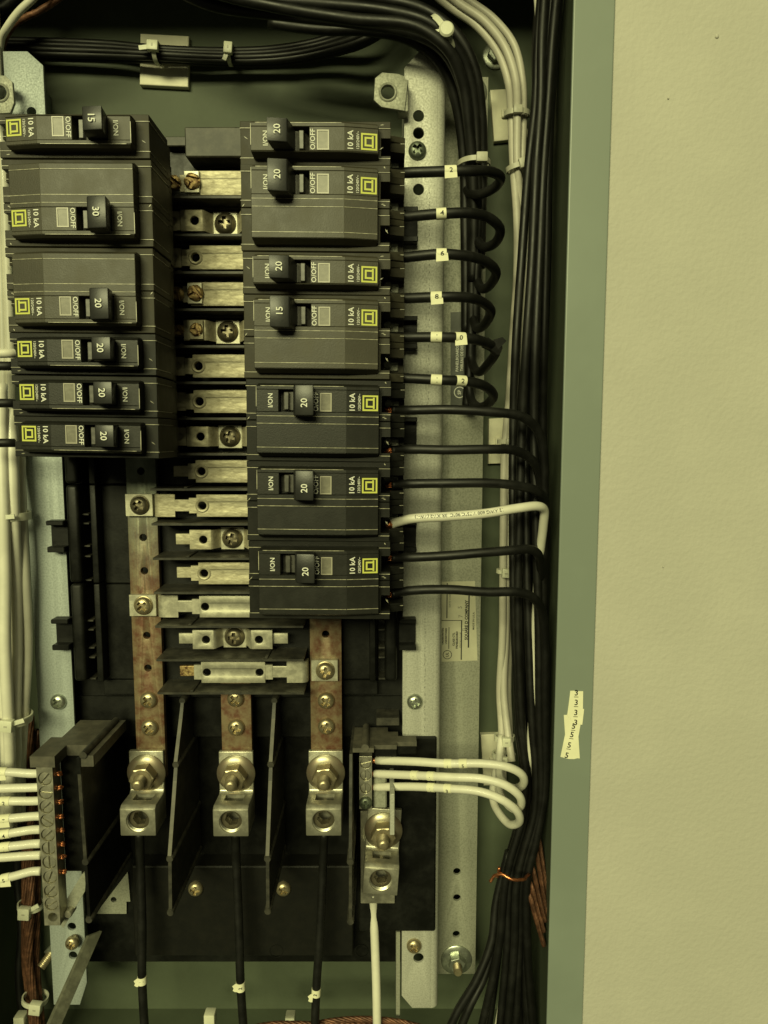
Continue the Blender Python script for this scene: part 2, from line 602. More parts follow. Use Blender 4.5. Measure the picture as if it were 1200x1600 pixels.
def build_rails():
    t = thing('mounting_rail', 'long galvanized rail with round holes under the outer ends of the seven breakers', 'rail')
    zt, zc, zb = Z(660, 80, RD), Z(632, 106, RD), Z(660, 1575, RD)
    out = [(xl, zc), (xl, Z(628, 1556, RD)), (xl + 6.5, zb), (xr - 3.5, zb), (xr - 3.5, zt), (xl + 8, zt)]
    hol = [circle(P(654, y, RD).x, P(654, y, RD).z, r, 18) for y, r in ((181, 3.0), (208, 3.0), (296, 3.0), (1497, 3.2))]
    finish(plate(out, RD - 1.6, RD, hol, 0.2), 'rail_face', M['zinc'], t, 30)
    # rolled right edge running back to the cabinet
    prof = []
    R = 4.5
    for i in range(7):
        a = RAD(90 - i * 15)
        prof.append((xr - R + R * math.cos(a) + 1.0, RD - R + R * math.sin(a)))
    prof += [(xr + 1.0, SD + 1.6), (xr - 0.6, SD + 1.6)]
    for i in range(7):
        a = RAD(i * 15)
        prof.append((xr - R + (R - 1.6) * math.cos(a) + 1.0, RD - R + (R - 1.6) * math.sin(a)))
    finish(loft([(x, -d, zt) for x, d in prof], [(x, -d, zb) for x, d in prof]), 'rolled_edge', M['zinc'], t, 25)
    finish(box(xl, xl + 1.6, 0, RD - 1.6, zb + 8, zc), 'unseen_return', M['zinc'], t)  # unseen return, added to close the channel so its holes look dark
    ib = bmesh.new()
    for (ya, yb, px) in ((300, 640, 671), (960, 1150, 664)):
        y = ya
        while y < yb:
            l = random.uniform(1.5, 4.5)
            a, b = P(px + random.uniform(-.4, .4) - (y - ya) * .004, y, RD + .06), P(px + .9, y + l, RD + .06)
            join(ib, box(a.x, a.x + .22, RD - .05, RD + .06, b.z, a.z))
            y += l + random.uniform(2, 9)
    finish(ib, 'ink_dashes', M['ink'], t)
    screw(t, P(652, 236, RD), 4.9, M['green_screw'], spin=40)
    screw(t, P(648, 1096, RD), 4.7, M['steel_screw'], spin=20)
    screw(t, P(647, 1477, RD), 4.6, M['brass'], spin=50)
    # embossed ear with a bushed hole
    e = thing('hanger_ear', 'bent galvanized ear with one bushed hole beside the top of the holed rail', 'bracket')
    d = 62
    o = pxpoly([(586, 122), (597, 113), (622, 115), (632, 119), (637, 130), (632, 173), (596, 167), (584, 156)], d)
    c = P(606, 144, d)
    finish(plate(o, d - 1.8, d, [circle(c.x, c.z, 3.6, 18)], 0.5), 'ear_face', M['zinc_dull'], e, 40)
    finish(lathe([(4.9, d - 2), (4.9, d + .3), (4.4, d + .7), (3.7, d + .4), (3.6, d - 2)], 22, c.x, c.z, False), 'hole_rim', M['zinc_dull'], e, 40)
    finish(box(X(622, 140, d), xl + 2, 51, d - 1.8, Z(632, 172, d), Z(632, 121, d), .5), 'ear_foot', M['zinc_dull'], e)

    # second strip, set further back
    s = thing('back_strap', 'flat galvanized strap with a foil maker label and a lower bolt, beside the holed rail', 'strap')
    x0, x1 = xr - 0.8, 0.5 * (X(763, 120, SD) + X(743, 1520, SD))
    z0, z1 = Z(715, 1522, SD), Z(730, 120, SD)
    hol = [circle(P(x, y, SD).x, P(x, y, SD).z, 2.4, 16) for x, y in ((714, 1362), (714, 1403), (713, 1460))]
    finish(plate([(x0, z0), (x1, z0), (x1, z1), (x0, z1)], SD - 2, SD, hol, 0.3), 'strap_face', M['zinc_dull'], s, 30)
    finish(box(x0 + 2, x0 + 5, 0, SD - 2, z0, z1), 'strap_return', M['zinc_dull'], s)
    for (px, py, nm) in ((713, 1499, 0), (733, 146, 1)):
        c = P(px, py, SD)
        b = finish(lathe([(10.2, SD), (10.2, SD + .8), (9.5, SD + 1.3), (5, SD + 1.4)], 28, c.x, c.z), 'bolt', M['steel_screw'], s, 40)
        nut = plate(circle(c.x, c.z, 5.6, 6, .3), SD + 1.3, SD + 6, [], 0.5)
        finish(nut, 'nut', M['steel_screw'], b)
        st = [(2.9, SD)]
        for i in range(9):
            st += [(2.9, SD + 5 + i * .75), (2.55, SD + 5.35 + i * .75)]
        st += [(2.3, SD + 12), (0, SD + 12)]
        finish(lathe(st, 18, c.x, c.z), 'stud', M['brass'] if not nm else M['steel_screw'], b, 50)

    # left rail
    t = thing('mounting_rail', 'plain galvanized rail beside the stack of white neutral wires', 'rail')
    xa = 0.5 * (X(97, 718, RD) + X(117, 1150, RD))
    xb = 0.5 * (X(42, 718, RD) + X(58, 1150, RD))
    zt, zb = Z(40, 80, RD), Z(100, 1570, RD)
    out = [(xb, zb), (xa - 5, zb), (xa, Z(136, 1535, RD)), (xa, Z(68, 102, RD)), (xa - 8, zt), (xb, zt)]
    hol = [circle(P(x, y, RD).x, P(x, y, RD).z, 2.6, 16) for x, y in ((49, 175), (114, 1493), (112, 1448))]
    finish(plate(out, RD - 1.6, RD, hol, 0.25), 'rail_face', M['zinc_cool'], t, 30)
    finish(box(xb, xb + 1.6, 0, RD - 1.6, zb, zt), 'unseen_return', M['zinc_cool'], t)
    screw(t, P(92, 1096, RD), 4.7, M['steel_screw'], spin=60)
    sp = P(113, 1473, RD + 4)
    sh = lathe([(2.6, RD - 2), (2.6, RD + 1), (2.9, RD + 1.4), (2.5, RD + 1.9), (2.9, RD + 2.4), (2.5, RD + 2.9), (2.9, RD + 3.4), (2.5, RD + 4)], 16, sp.x, sp.z)
    finish(sh, 'screw_shank', M['brass'], t, 40)
    screw(t, sp, 4.1, M['brass'], spin=0)
    for y0, y1 in ((818, 860), (970, 1012)):
        pass
    e = thing('hanger_ear', 'bent galvanized ear with one hole beside the plain rail', 'bracket')
    d = 62
    o = pxpoly([(-30, 125), (-18, 116), (8, 118), (19, 128), (22, 160), (16, 176), (-20, 178), (-30, 168)], d)
    c = P(0, 145, d)
    finish(plate(o, d - 1.8, d, [circle(c.x, c.z, 3.6, 18)], 0.5), 'ear_face', M['zinc_dull'], e, 40)
    finish(lathe([(4.9, d - 2), (4.9, d + .3), (4.4, d + .7), (3.7, d + .4), (3.6, d - 2)], 22, c.x, c.z, False), 'hole_rim', M['zinc_dull'], e, 40)
    finish(box(X(-28, 140, d), X(-8, 140, d), RD, d - 1.8, Z(0, 174, d), Z(0, 121, d), .5), 'ear_foot', M['zinc_dull'], e)


build_rails()


def build_labels():
    t = thing('foil_label', 'pale foil maker label with sideways print stuck on the galvanized strap', 'label')
    d = SD + 0.15
    finish(plate(pxpoly([(690, 909), (742, 908), (746, 1032), (690, 1034)], d), d - .1, d), 'label_sheet', M['foil'], t)
    pt = bmesh.new()
    D = d + 0.06

    def tx(s, px, py, size, bold=0.0, sx=1.0):
        p = P(px, py, D)
        join(pt, text_bm(s, size, p.x, p.z, D, 90, bold, sx=sx))
    tx('SQUARE D COMPANY', 729, 969, 2.6, 0.10, 0.98)
    tx('MADE IN U.S.A.', 740, 970, 1.7, 0.03)
    tx('80043-01', 738, 925, 1.5)
    tx('CLASS CTL', 709, 999, 1.75, 0.08)
    tx('PANELBOARD', 714, 1000, 1.75, 0.08)
    tx('UNDERWRITERS', 692, 994, 1.45, 0.06)
    tx('LABORATORIES', 697, 994, 1.45, 0.06)
    tx('ISSUE NO. D-1187', 719.5, 1000, 1.3)
    tx('DATE CODE', 703, 938, 1.6)
    p = P(699, 1023, D)
    join(pt, text_bm('UL', 2.5, p.x, p.z, D, 90, 0.05))
    n = 28
    ro, ri = 2.9, 2.5
    join(pt, plate(circle(p.x, p.z, ro, n), D - .02, D, [circle(p.x, p.z, ri, n)]))
    for x0, x1, y0, y1 in ((690, 721, 969, 970), (720.5, 721.5, 969, 1031), (698, 699, 911, 966), (732, 733, 920, 1012), (701, 701.8, 980, 1014)):
        a, b = P(x0, y0, D), P(x1, y1, D)
        join(pt, box(a.x, b.x, D - .02, D, b.z, a.z))
    finish(pt, 'label_print', M['ink'], t)
    g = bmesh.new()
    for s, px, py in (('5', 719, 949), ('7', 720, 963), ('0', 725, 984)):
        p = P(px, py, D)
        join(g, text_bm(s, 3.6, p.x, p.z, D + .03, 90, 0.06))
    finish(g, 'date_stamp', M['ink_grey'], t)

    t = thing('nameplate', 'dark nameplate with pale lettering and a round mark on the galvanized strap', 'label')
    finish(plate(pxpoly([(704, 488), (738, 486), (738, 632), (704, 633)], d), d - .1, d), 'plate_sheet', M['plate_dark'], t)
    pt = bmesh.new()
    tx('PANELBOARDS', 714.5, 560, 2.3, 0.03)
    tx('TABLEAU DE DISTRIBUTION', 722, 546, 2.3, 0.03, .88)
    p = P(718, 613, D)
    join(pt, plate(circle(p.x, p.z, 3.4, n), D - .02, D, [circle(p.x, p.z, 2.9, n)]))
    join(pt, text_bm('SP', 2.8, p.x, p.z, D, 90, 0.06))
    finish(pt, 'plate_print', M['ink_white'], t)

    # tape strips on the flange
    t = thing('number_tape', 'torn pale tape strips printed with underlined 3s and 5s on the cabinet flange', 'tape')
    d = FRONT + 0.15
    k = 80 / 914.0

    def q(pts, dd):
        return pxpoly([(860 + x * k, 1060 + y * k) for x, y in pts], dd)
    finish(plate(q([(180, 1400), (262, 1000), (240, 655), (310, 650), (540, 640), (535, 840), (500, 1040), (525, 1430), (480, 1425), (420, 1440), (330, 1438), (240, 1415)], d), d - .12, d), 'tape_strip', M['paper'], t)
    d2 = d + .2
    finish(plate(q([(300, 655), (345, 320), (355, 222), (425, 220), (450, 238), (500, 228), (585, 230), (580, 545), (602, 548), (570, 825), (450, 832)], d2), d2 - .12, d2), 'tape_strip', M['paper'], t)
    pt = bmesh.new()
    for s, x, y, r, dd in (('3', 462, 435, -2, d2), ('3', 455, 615, -3, d2), ('3', 465, 262, -2, d2), ('3', 452, 792, -3, d2),
                           ('5', 385, 1008, -8, d), ('5', 338, 1195, -9, d), ('5', 292, 1378, -11, d), ('5', 415, 858, -6, d)):
        p = P(860 + x * k, 1060 + y * k, dd + .05)
        join(pt, text_bm(s, 3.7, p.x, p.z, dd + .05, r, 0.07))
        if y not in (792, 1378):
            a = RAD(r)
            o = [(-1.0, -2.0), (1.0, -2.0), (1.0, -1.72), (-1.0, -1.72)]
            o = [(p.x + u * math.cos(a) - v * math.sin(a), p.z + u * math.sin(a) + v * math.cos(a)) for u, v in o]
            join(pt, plate(o, dd + .03, dd + .05))
    finish(pt, 'tape_print', M['ink'], t)


build_labels()

# ---------------------------------------------------------------- black moulded base
XC = sum(X(x, y, 62) for x, y in ((349, 345), (352, 517), (358, 682), (361, 841), (363, 996))) / 5
STAB_Y = [285, 345, 402, 460, 517, 572, 628, 682, 736, 790, 841, 893, 946, 996, 1048]
Z0 = 134.0


def zrow(k):
    return Z0 - 19.05 * k


def bx(px0, px1, py0, py1, d0, d1, bev=0.3):
    """box whose front face covers the pixel rectangle at depth d1"""
    a, b = P(px0, py0, d1), P(px1, py1, d1)
    return box(a.x, b.x, d0, d1, b.z, a.z, bev)


def build_base():
    t = thing('panel_base', 'black moulded plastic panelboard base carrying the bus bars and breakers', 'panel base')
    xa, xb = X(100, 760, 40), X(640, 760, 40)
    zt, zb = Z(330, 232, 40), Z(330, 1112, 40)
    finish(box(xa, xb, 20, 40, zb, zt, .6), 'base_plate', M['black'], t)
    # flat panels outside the bus bars, split in sections
    zs = [Z(170, y, 46) for y in (716, 757, 912, 1062, 1086)]
    for a, b in zip(zs, zs[1:]):
        finish(box(X(150, 800, 46), X(205, 800, 46), 40, 46, b + .25, a - .25, .5), 'side_panel', M['black'], t)
        finish(box(X(535, 1000, 46), X(590, 1000, 46), 40, 46, b + .25, a - .25, .5), 'side_panel', M['black'], t)
    # vertical ribs with a slotted channel between, both sides
    for side in (0, 1):
        mir = lambda x: x if not side else 2 * XC - x
        for (p0, p1, d) in ((101, 121, 58), (139, 149, 55)):
            x0, x1 = mir(X(p0, 760, d)), mir(X(p1, 760, d))
            if x0 > x1:
                x0, x1 = x1, x0
            ztop = [Z(100, 700, d), Z(100, 757, d), Z(100, 912, d)]
            zbot = [Z(100, 757, d), Z(100, 912, d), Z(100, 1066, d)]
            for a, b in zip(ztop, zbot):
                finish(box(x0, x1, 40, d, b + .3, a - .3, 2.0 if p0 == 101 else .6, 3), 'edge_rib', M['black'], t, 40)
        x0, x1 = sorted((mir(X(121, 760, 50)), mir(X(140, 760, 50))))
        for y in (803, 817, 852, 868, 905, 968, 982, 1010, 1025, 1058):
            z = Z(130, y, 50)
            finish(box(x0, x1, 40, 53, z - .5, z + .5, .2), 'channel_web', M['fin'], t)
        # hooks gripping the rail
        for k, (y0, y1) in enumerate(((325, 380), (495, 546), (652, 702), (813, 862), (966, 1014))):
            x0, x1 = sorted((mir(X(75, 813, 57)), mir(X(102, 813, 57))))
            za, zb_ = Z(90, y0, 57), Z(90, y1, 57)
            h = finish(box(x0, x1, 52.3, 54, zb_, za, .3), 'rail_hook', M['black'], t)
            finish(box(x0, x1, 54, 60, za - 2.6, za, .4), 'hook_lip', M['black'], h)
            finish(box(x0, x1, 54, 60, zb_, zb_ + 3.2, .4), 'hook_lip', M['black'], h)
    # spine below the stabs
    finish(box(XC - 46, XC + 46, 40, 50, Z(330, 1090, 50), Z(330, 236, 50), .6), 'centre_spine', M['black'], t)
    # horizontal barrier fins between stabs
    for k in range(15):
        z = zrow(k) - 9.525
        hw = 41
        finish(loft([(XC - hw, -50, z - .9), (XC - hw, -50, z + .9), (XC + hw, -50, z + .9), (XC + hw, -50, z - .9)],
                    [(XC - hw, -71, z - .6), (XC - hw, -71, z + .6), (XC + hw, -71, z + .6), (XC + hw, -71, z - .6)]), 'barrier_fin', M['fin'], t)
        fx = XC + (20 if k % 2 else -22)
        finish(box(fx - 1, fx + 1, 52, 70.5, z + .5, z + 1.5, .3), 'fin_rib', M['fin'], t)
        finish(box(XC - 40, XC + 40, 50, 58, z - 2.2, z - .9, .2), 'fin_ledge', M['fin'], t)
    # end block above the first stab
    zz = zrow(0)
    finish(bx(288, 420, 198, 245, 50, 66, .6), 'end_block', M['fin'], t)
    finish(bx(258, 300, 213, 228, 45, 56, .4), 'end_block', M['fin'], t)
    # lower lug floor
    finish(bx(118, 640, 1080, 1504, 20, 32, .8), 'lug_floor', M['black'], t)
    finish(bx(205, 552, 1354, 1494, 30, 45, .7), 'front_block', M['fin_dark'], t)
    finish(bx(560, 680, 1152, 1456, 48, 54, .8), 'cover_plate', M['black'], t)
    finish(bx(118, 640, 1088, 1152, 32, 42, .5), 'cross_ledge', M['black'], t)
    for px, py in ((306, 1388), (443, 1388)):
        screw(t, P(px, py, 45), 4.6, M['brass'], spin=10 if px < 400 else 30)
    for px, py, d in ((185, 1486, 32), (432, 1486, 45), (565, 1486, 45), (645, 1390, 54)):
        p = P(px, py, d + .15)
        finish(plate(circle(p.x, p.z, 4.3, 24), d - .5, d + .15, [circle(p.x, p.z, 3.9, 24)]), 'ejector_ring', M['black'], t)
    # loose grey bracket foot behind the barrier
    finish(plate(pxpoly([(200, 1362), (204, 1408), (198, 1408), (198, 1427), (150, 1427)], 33), 32, 33.5, [circle(P(178, 1405, 33).x, P(178, 1405, 33).z, 1.9, 14)]), 'bracket_foot', M['zinc_dull'], t)
    # lug barriers: vertical plates with round ribs
    def barrier(pts, x, name='lug_barrier'):
        b = bmesh.new()
        pr = [(P(px, py, d), d) for px, py, d in pts]
        prof = [(d, p.z) for p, d in pr]
        back = [(33, prof[-1][1]), (33, prof[0][1])]
        loop = prof + back
        join(b, loft([(x - .9, -d, z) for d, z in loop], [(x + .9, -d, z) for d, z in loop]))
        o = finish(b, name, M['fin'], t)
        for (d0, z0), (d1, z1) in zip(prof[:2], prof[1:3]):
            q = [(d0 - .4, z0 - 2), (d0 + .5, z0 - 2), (d1 + .5, z1 + 2), (d1 - .4, z1 + 2)]
            finish(loft([(x - 1.0, -d, z) for d, z in q], [(x + 1.0, -d, z) for d, z in q]), 'edge_strip', M['pale_plastic'], o)
        for p, d in pr:
            c = lathe([(2.0, 33), (2.0, d), (1.7, d + .5), (0, d + .5)], 14, x, p.z)
            finish(c, 'round_rib', M['fin'], o, 40)
        return o
    barrier([(285, 1095, 60), (275, 1195, 76), (265, 1342, 92), (265, 1426, 94)], X(285, 1095, 60))
    barrier([(431, 1095, 60), (425, 1195, 76), (416, 1342, 92), (416, 1424, 94)], 0.5 * (X(431, 1095, 60) + X(416, 1424, 94)))
    return t


BASE = build_base()
# ---------------------------------------------------------------- bus bars
BD = 57.0
ORD = ['first', 'second', 'third', 'fourth', 'fifth', 'sixth', 'seventh', 'eighth', 'ninth', 'tenth', 'eleventh', 'twelfth', 'thirteenth', 'fourteenth', 'fifteenth']


def bus(label, pxs, ytop, holes, screws):
    t = thing('bus_bar', label, 'bus bar')
    (a0, a1, ya), (b0, b1, yb) = pxs
    x0, x1 = 0.5 * (X(a0, ya, BD) + X(b0, yb, BD)), 0.5 * (X(a1, ya, BD) + X(b1, yb, BD))
    zt, zb = Z(300, ytop, BD), Z(300, 1215, BD)
    xm = (x0 + x1) / 2
    finish(plate([(x0, zb), (x1, zb), (x1, zt), (x0, zt)], BD - 4, BD, [circle(xm, Z(300, y, BD), 2.1, 16) for y in holes], 0.3), 'bar', M['copper_bar'], t, 30)
    for y in screws:
        screw(t, (xm, -BD, Z(300, y, BD)), 5.0, M['brass'], spin=random.choice((20, 35, 50)), washer=None)
    return xm


def patina(m):
    nt = m.node_tree
    N, L = nt.nodes, nt.links
    b = N['Principled BSDF']
    src = b.inputs['Base Color'].links[0].from_socket
    tc = N.new('ShaderNodeTexCoord')
    sp = N.new('ShaderNodeSeparateXYZ')
    L.new(tc.outputs['Object'], sp.inputs[0])
    nz = N.new('ShaderNodeTexNoise')
    nz.inputs['Scale'].default_value = 45
    ad = N.new('ShaderNodeMath')
    ad.operation = 'MULTIPLY_ADD'
    ad.inputs[1].default_value = 0.07
    L.new(nz.outputs['Fac'], ad.inputs[0])
    L.new(sp.outputs['Z'], ad.inputs[2])
    mr = N.new('ShaderNodeMapRange')
    mr.inputs['From Min'].default_value, mr.inputs['From Max'].default_value = -0.055, 0.01
    mr.inputs['To Max'].default_value = 0.75
    L.new(ad.outputs[0], mr.inputs[0])
    mx = N.new('ShaderNodeMix')
    mx.data_type = 'RGBA'
    L.new(mr.outputs[0], mx.inputs[0])
    L.new(src, mx.inputs[6])
    mx.inputs[7].default_value = (0.17, 0.22, 0.19, 1)
    L.new(mx.outputs[2], b.inputs['Base Color'])


patina(M['copper_bar'])
XA = bus('tarnished copper bus bar running down behind the column of six breakers', ((201, 245, 740), (208, 256, 1150)), 240, (736, 840, 892, 993, 1044), (1093, 1136))
XB = bus('short tarnished copper bus bar on the middle lug', ((345, 392, 1110), (347, 394, 1165)), 1066, (), (1091, 1136))
XCC = bus('tarnished copper bus bar running down behind the column of seven breakers', ((486, 533, 1000), (484, 535, 1165)), 240, (991,), (1094, 1134))


def rect(x0, x1, h):
    return [(x0, -h / 2), (x1, -h / 2), (x1, h / 2), (x0, h / 2)]


def mirror(poly, s):
    return [(s * x, z) for x, z in (poly if s > 0 else poly[::-1])]


for k in range(15):
    z = zrow(k)
    y = STAB_Y[k]
    kind = k % 3
    old = k in (0, 3, 4)
    n = 14 - k
    pos = ('lowest stab' if n == 0 else ORD[n] + ' stab up from the lug barriers')
    if kind == 1:
        lab = 'tinned stab strap with a centre screw pad, %s' % pos
    else:
        lab = 'flat tinned stab strap %s, %s' % ('with corroded screws' if old else 'with hole ends', pos)
    t = thing('bus_stab', lab, 'bus stab', 'bus stabs between the breaker columns', loc=(XC, 0, z))
    m = M['tin_clean'] if k >= 12 else M['tin']
    pieces = []
    rim = k < 12
    if kind == 1:
        for s in (-1, 1):
            finish(plate(mirror(rect(22.5, 31, 6), s), 59, 61, (), .3), 'tongue', m, t, 40)
            finish(plate(mirror(rect(10.6, 22.6, 11), s), 61.5, 63.5, [circle(s * 15, 0, 2.3, 18)], .3), 'tab', m, t, 40)
            # curved step down to the screw pad
            pr = []
            for i in range(9):
                u = i / 8
                pr.append((10.6 - 4.2 * u, 63.5 - 6.5 * (3 * u * u - 2 * u ** 3)))
            lo = [(x, d) for x, d in pr] + [(x, d - 1.8) for x, d in reversed(pr)]
            finish(loft([(s * x, -d, -5.3) for x, d in lo], [(s * x, -d, 5.3) for x, d in lo]), 'step', m, t, 40)
        finish(plate(rect(-6.6, 6.6, 13), 54.5, 57.2, (), .3), 'screw_pad', M['tin_clean'], t)
        screw(t, (0, -57.2, 0), 5.4, M['bronze'], spin=random.choice((0, 15, 40)), washer=6.0)
        if k == 4:
            for s in (-1,):
                finish(plate(mirror(rect(11.5, 19, 10), s), 63.5, 65.5, (), .3), 'screw_pad', m, t)
                screw(t, (s * 15, -65.5, 0), 3.5, M['rust'], 'worn')
                screw(t, (s * 25, -62.5, 0), 3.2, M['rust'], 'worn')
        else:
            finish(plate(rect(-31, -23, 10), 61.4, 62.6, [circle(-27, 0, 2.3, 18)], .3), 'tab', m, t, 40) if k < 9 else None
    else:
        hl = [circle(s * 15, 0, 2.3, 18) for s in (-1, 1)]
        finish(plate(rect(-18.2, 18.2, 12.4), 61.5, 63.5, hl, .3), 'strap', m, t, 40)
        con = -1 if kind == 0 else 1
        if rim:
            for s in (-1, 1):
                finish(lathe([(3.9, 63.4), (3.9, 63.7), (3.3, 64.2), (2.5, 63.9), (2.3, 62)], 20, s * 15, 0, False), 'hole_rim', m, t, 40)
        for s in (-1, 1):
            finish(plate(mirror(rect(18.0, 22.4, 8.5), s), 61.3, 63.1, (), .3), 'neck', m, t)
            if s != con:
                finish(plate(mirror(rect(22.2, 31, 6), s), 59, 61.2, (), .3), 'tongue', M['rust'] if k == 14 else m, t)
            else:
                finish(plate(mirror(rect(22.2, 30.6, 6.6), s), 61, 62.8, (), .3), 'neck', m, t)
                pr = [(30.4, 62.8), (39, 62.8), (40.5, 62.5), (41.7, 61.6), (42.3, 60.3), (42.4, 57.2), (40.8, 57.2), (40.7, 60), (40, 60.8), (39, 61.1), (30.4, 61.1)]
                finish(loft([(s * x, -d, -6.3) for x, d in pr], [(s * x, -d, 6.3) for x, d in pr]), 'bridge', m, t, 40)
                xm = (XA if s < 0 else XCC) - XC
                finish(plate(rect(xm - 8, xm + 7, 12.2), 57.1, 60.4, (), .4), 'clamp_plate', M['tin_clean'], t)
                screw(t, (xm, -60.4, 0), 5.1, M['bronze'] if k in (9,) else M['brass'], spin=random.choice((10, 30, 45)), washer=5.6)
        if old:
            finish(plate(rect(-19.5, -11.5, 11), 63.5, 65.5, (), .3), 'screw_pad', M['tin_clean'], t)
            screw(t, (-15, -65.5, 0), 4.2, M['rust'], 'worn')
            screw(t, (-25.5, -63, 0), 3.9, M['rust'], 'worn')
        elif k < 8:
            finish(plate(rect(-31, -22.8, 10), 61.4, 62.6, [circle(-27, 0, 2.3, 18)], .3), 'tab', m, t, 40)


# ---------------------------------------------------------------- main lugs
def lug(label, px, py, ang=0.0, m='alu', wash='green_lug', d=57.0, scale=1.0):
    """px, py = centre of the washer seen at depth d + 3"""
    c = P(px, py, d + 3)
    t = thing('wire_lug', label, 'lug', 'wire lugs at the lower ends of the bars', loc=(c.x, 0, c.z), rot=(0, RAD(ang), 0))
    w = 10.0
    f = d + 20
    zc = -20.3
    prof = [(d, 13), (d + 3, 13), (d + 3, -10.5), (d + 4.5, -12), (f - 2.5, -11.6), (f, -13.2), (f, -29), (d, -29)]   # (depth, z)
    body = loft([(-w, -a, b) for a, b in prof], [(w, -a, b) for a, b in prof])
    bevel(body, .6, 2)
    bore = bmesh.new()                                        # wire bore, open at the bottom
    n = 20
    bore = loft([(5.6 * math.cos(2 * math.pi * i / n), -(d + 8.5) + 5.6 * math.sin(2 * math.pi * i / n), -40) for i in range(n)],
                [(5.6 * math.cos(2 * math.pi * i / n), -(d + 8.5) + 5.6 * math.sin(2 * math.pi * i / n), -14.0) for i in range(n)])
    cut = [bore, lathe([(6.6, d + 6), (6.6, f + 4)], 28, 0, zc), box(-5.4, 5.4, d + 5.2, d + 12.5, -20, -8)]
    finish(carve(body, cut), 'lug_body', M[m], t, 30)
    ring = plate(circle(0, zc, 6.2, 28), f - 9, f - 3.6, [circle(0, zc, 4.2, 6, .2)], .7)
    finish(ring, 'set_screw', M['bronze'], t, 40)
    for i in range(3):                                        # thread turns left showing in the bore
        q = f - 2.9 + i * .9
        finish(lathe([(6.6, q - .3), (6.1, q), (6.6, q + .3)], 28, 0, zc, False), 'thread', M[m], t, 40)
    b = d + 3
    wa = finish(lathe([(11.2, b), (11.2, b + .6), (10.6, b + 1.2), (7.2, b + 2.6), (4, b + 2.8)], 36), 'washer', M[wash], t, 40)
    nut = plate(circle(0, 0, 7.4, 6, .12), b + 2, b + 9.5, (), .9)
    finish(nut, 'hex_nut', M['brass'], t)
    finish(lathe([(6.1, b + 9), (5.9, b + 9.8), (4.2, b + 9.9), (3.9, b + 9.4)], 24), 'nut_collar', M['brass'], t, 40)
    st = [(3.6, b)]
    for i in range(9):
        st += [(3.55, b + 8 + i * .9), (3.15, b + 8.45 + i * .9)]
    st += [(2.7, b + 16.6), (1.4, b + 17), (0, b + 16.6)]
    finish(lathe(st, 20), 'stud', M['brass'], t, 50)
    return t


lug('aluminium wire lug with flanged nut on the bar behind the column of six breakers', 229, 1207)
lug('aluminium wire lug with flanged nut on the short middle bar', 369, 1208)
lug('aluminium wire lug with flanged nut on the bar behind the column of seven breakers', 509, 1207)
lug('tilted aluminium neutral lug with greenish washer feeding the white wire', 599, 1297, 4, d=57)


# ---------------------------------------------------------------- neutral terminal bars
def bar_holder():
    t = thing('terminal_holder', 'tall black holder with a stepped top carrying the long neutral bar', 'terminal holder')
    zt = -166.4
    xr_, xl_ = -153.0, -186.0
    # stepped top
    finish(loft([(-186, -98, zt), (-173, -98, zt), (-173, -84, zt), (-160, -84, zt), (-160, -97, zt), (-153, -97, zt), (-153, -50, zt), (-180, -50, zt), (-180, -74, zt), (-186, -74, zt)],
                [(-186, -98, zt - 6), (-173, -98, zt - 6), (-173, -84, zt - 6), (-160, -84, zt - 6), (-160, -97, zt - 6), (-153, -97, zt - 6), (-153, -50, zt - 6), (-180, -50, zt - 6), (-180, -74, zt - 6), (-186, -74, zt - 6)]), 'top_shelf', M['pale_plastic'], t)
    c = tube([Vector((-158, -52, zt + .6)), Vector((-158, -98, zt + .6))], 2.0, 14)
    finish(c, 'round_rib', M['fin'], t, 40)
    pts = [(98, zt - 1), (97, Z(143, 1225, 96)), (95, Z(134, 1345, 94)), (94, Z(140, 1437, 94))]
    loop = pts + [(33, pts[-1][1]), (33, zt - 6)]
    x = X(137, 1390, 94)
    finish(loft([(x - .8, -d, z) for d, z in loop], [(x + .8, -d, z) for d, z in loop]), 'side_plate', M['black'], t)
    for (d, z) in (pts[2], pts[3]):
        finish(lathe([(2.0, 33), (2.0, d), (1.7, d + .5), (0, d + .5)], 14, x, z), 'round_rib', M['fin'], t, 40)
    finish(loft([(x - .9, -a, b) for a, b in ((95.2, pts[2][1] + 1), (97.6, zt - 10), (96, zt - 10), (93.6, pts[2][1] + 1))],
                [(x + .9, -a, b) for a, b in ((95.2, pts[2][1] + 1), (97.6, zt - 10), (96, zt - 10), (93.6, pts[2][1] + 1))]), 'edge_strip', M['fin'], t)
    finish(box(xl_ + 8, x - 3, 30, 82, pts[3][1] + 20, zt - 6, .5), 'holder_body', M['black'], t)
    for d0 in (60, 75):
        a, b = Vector((x + 1.2, -35, pts[2][1] + 12 + (d0 - 60))), Vector((x + 1.2, -93, pts[2][1] + 3))
    return t


bar_holder()


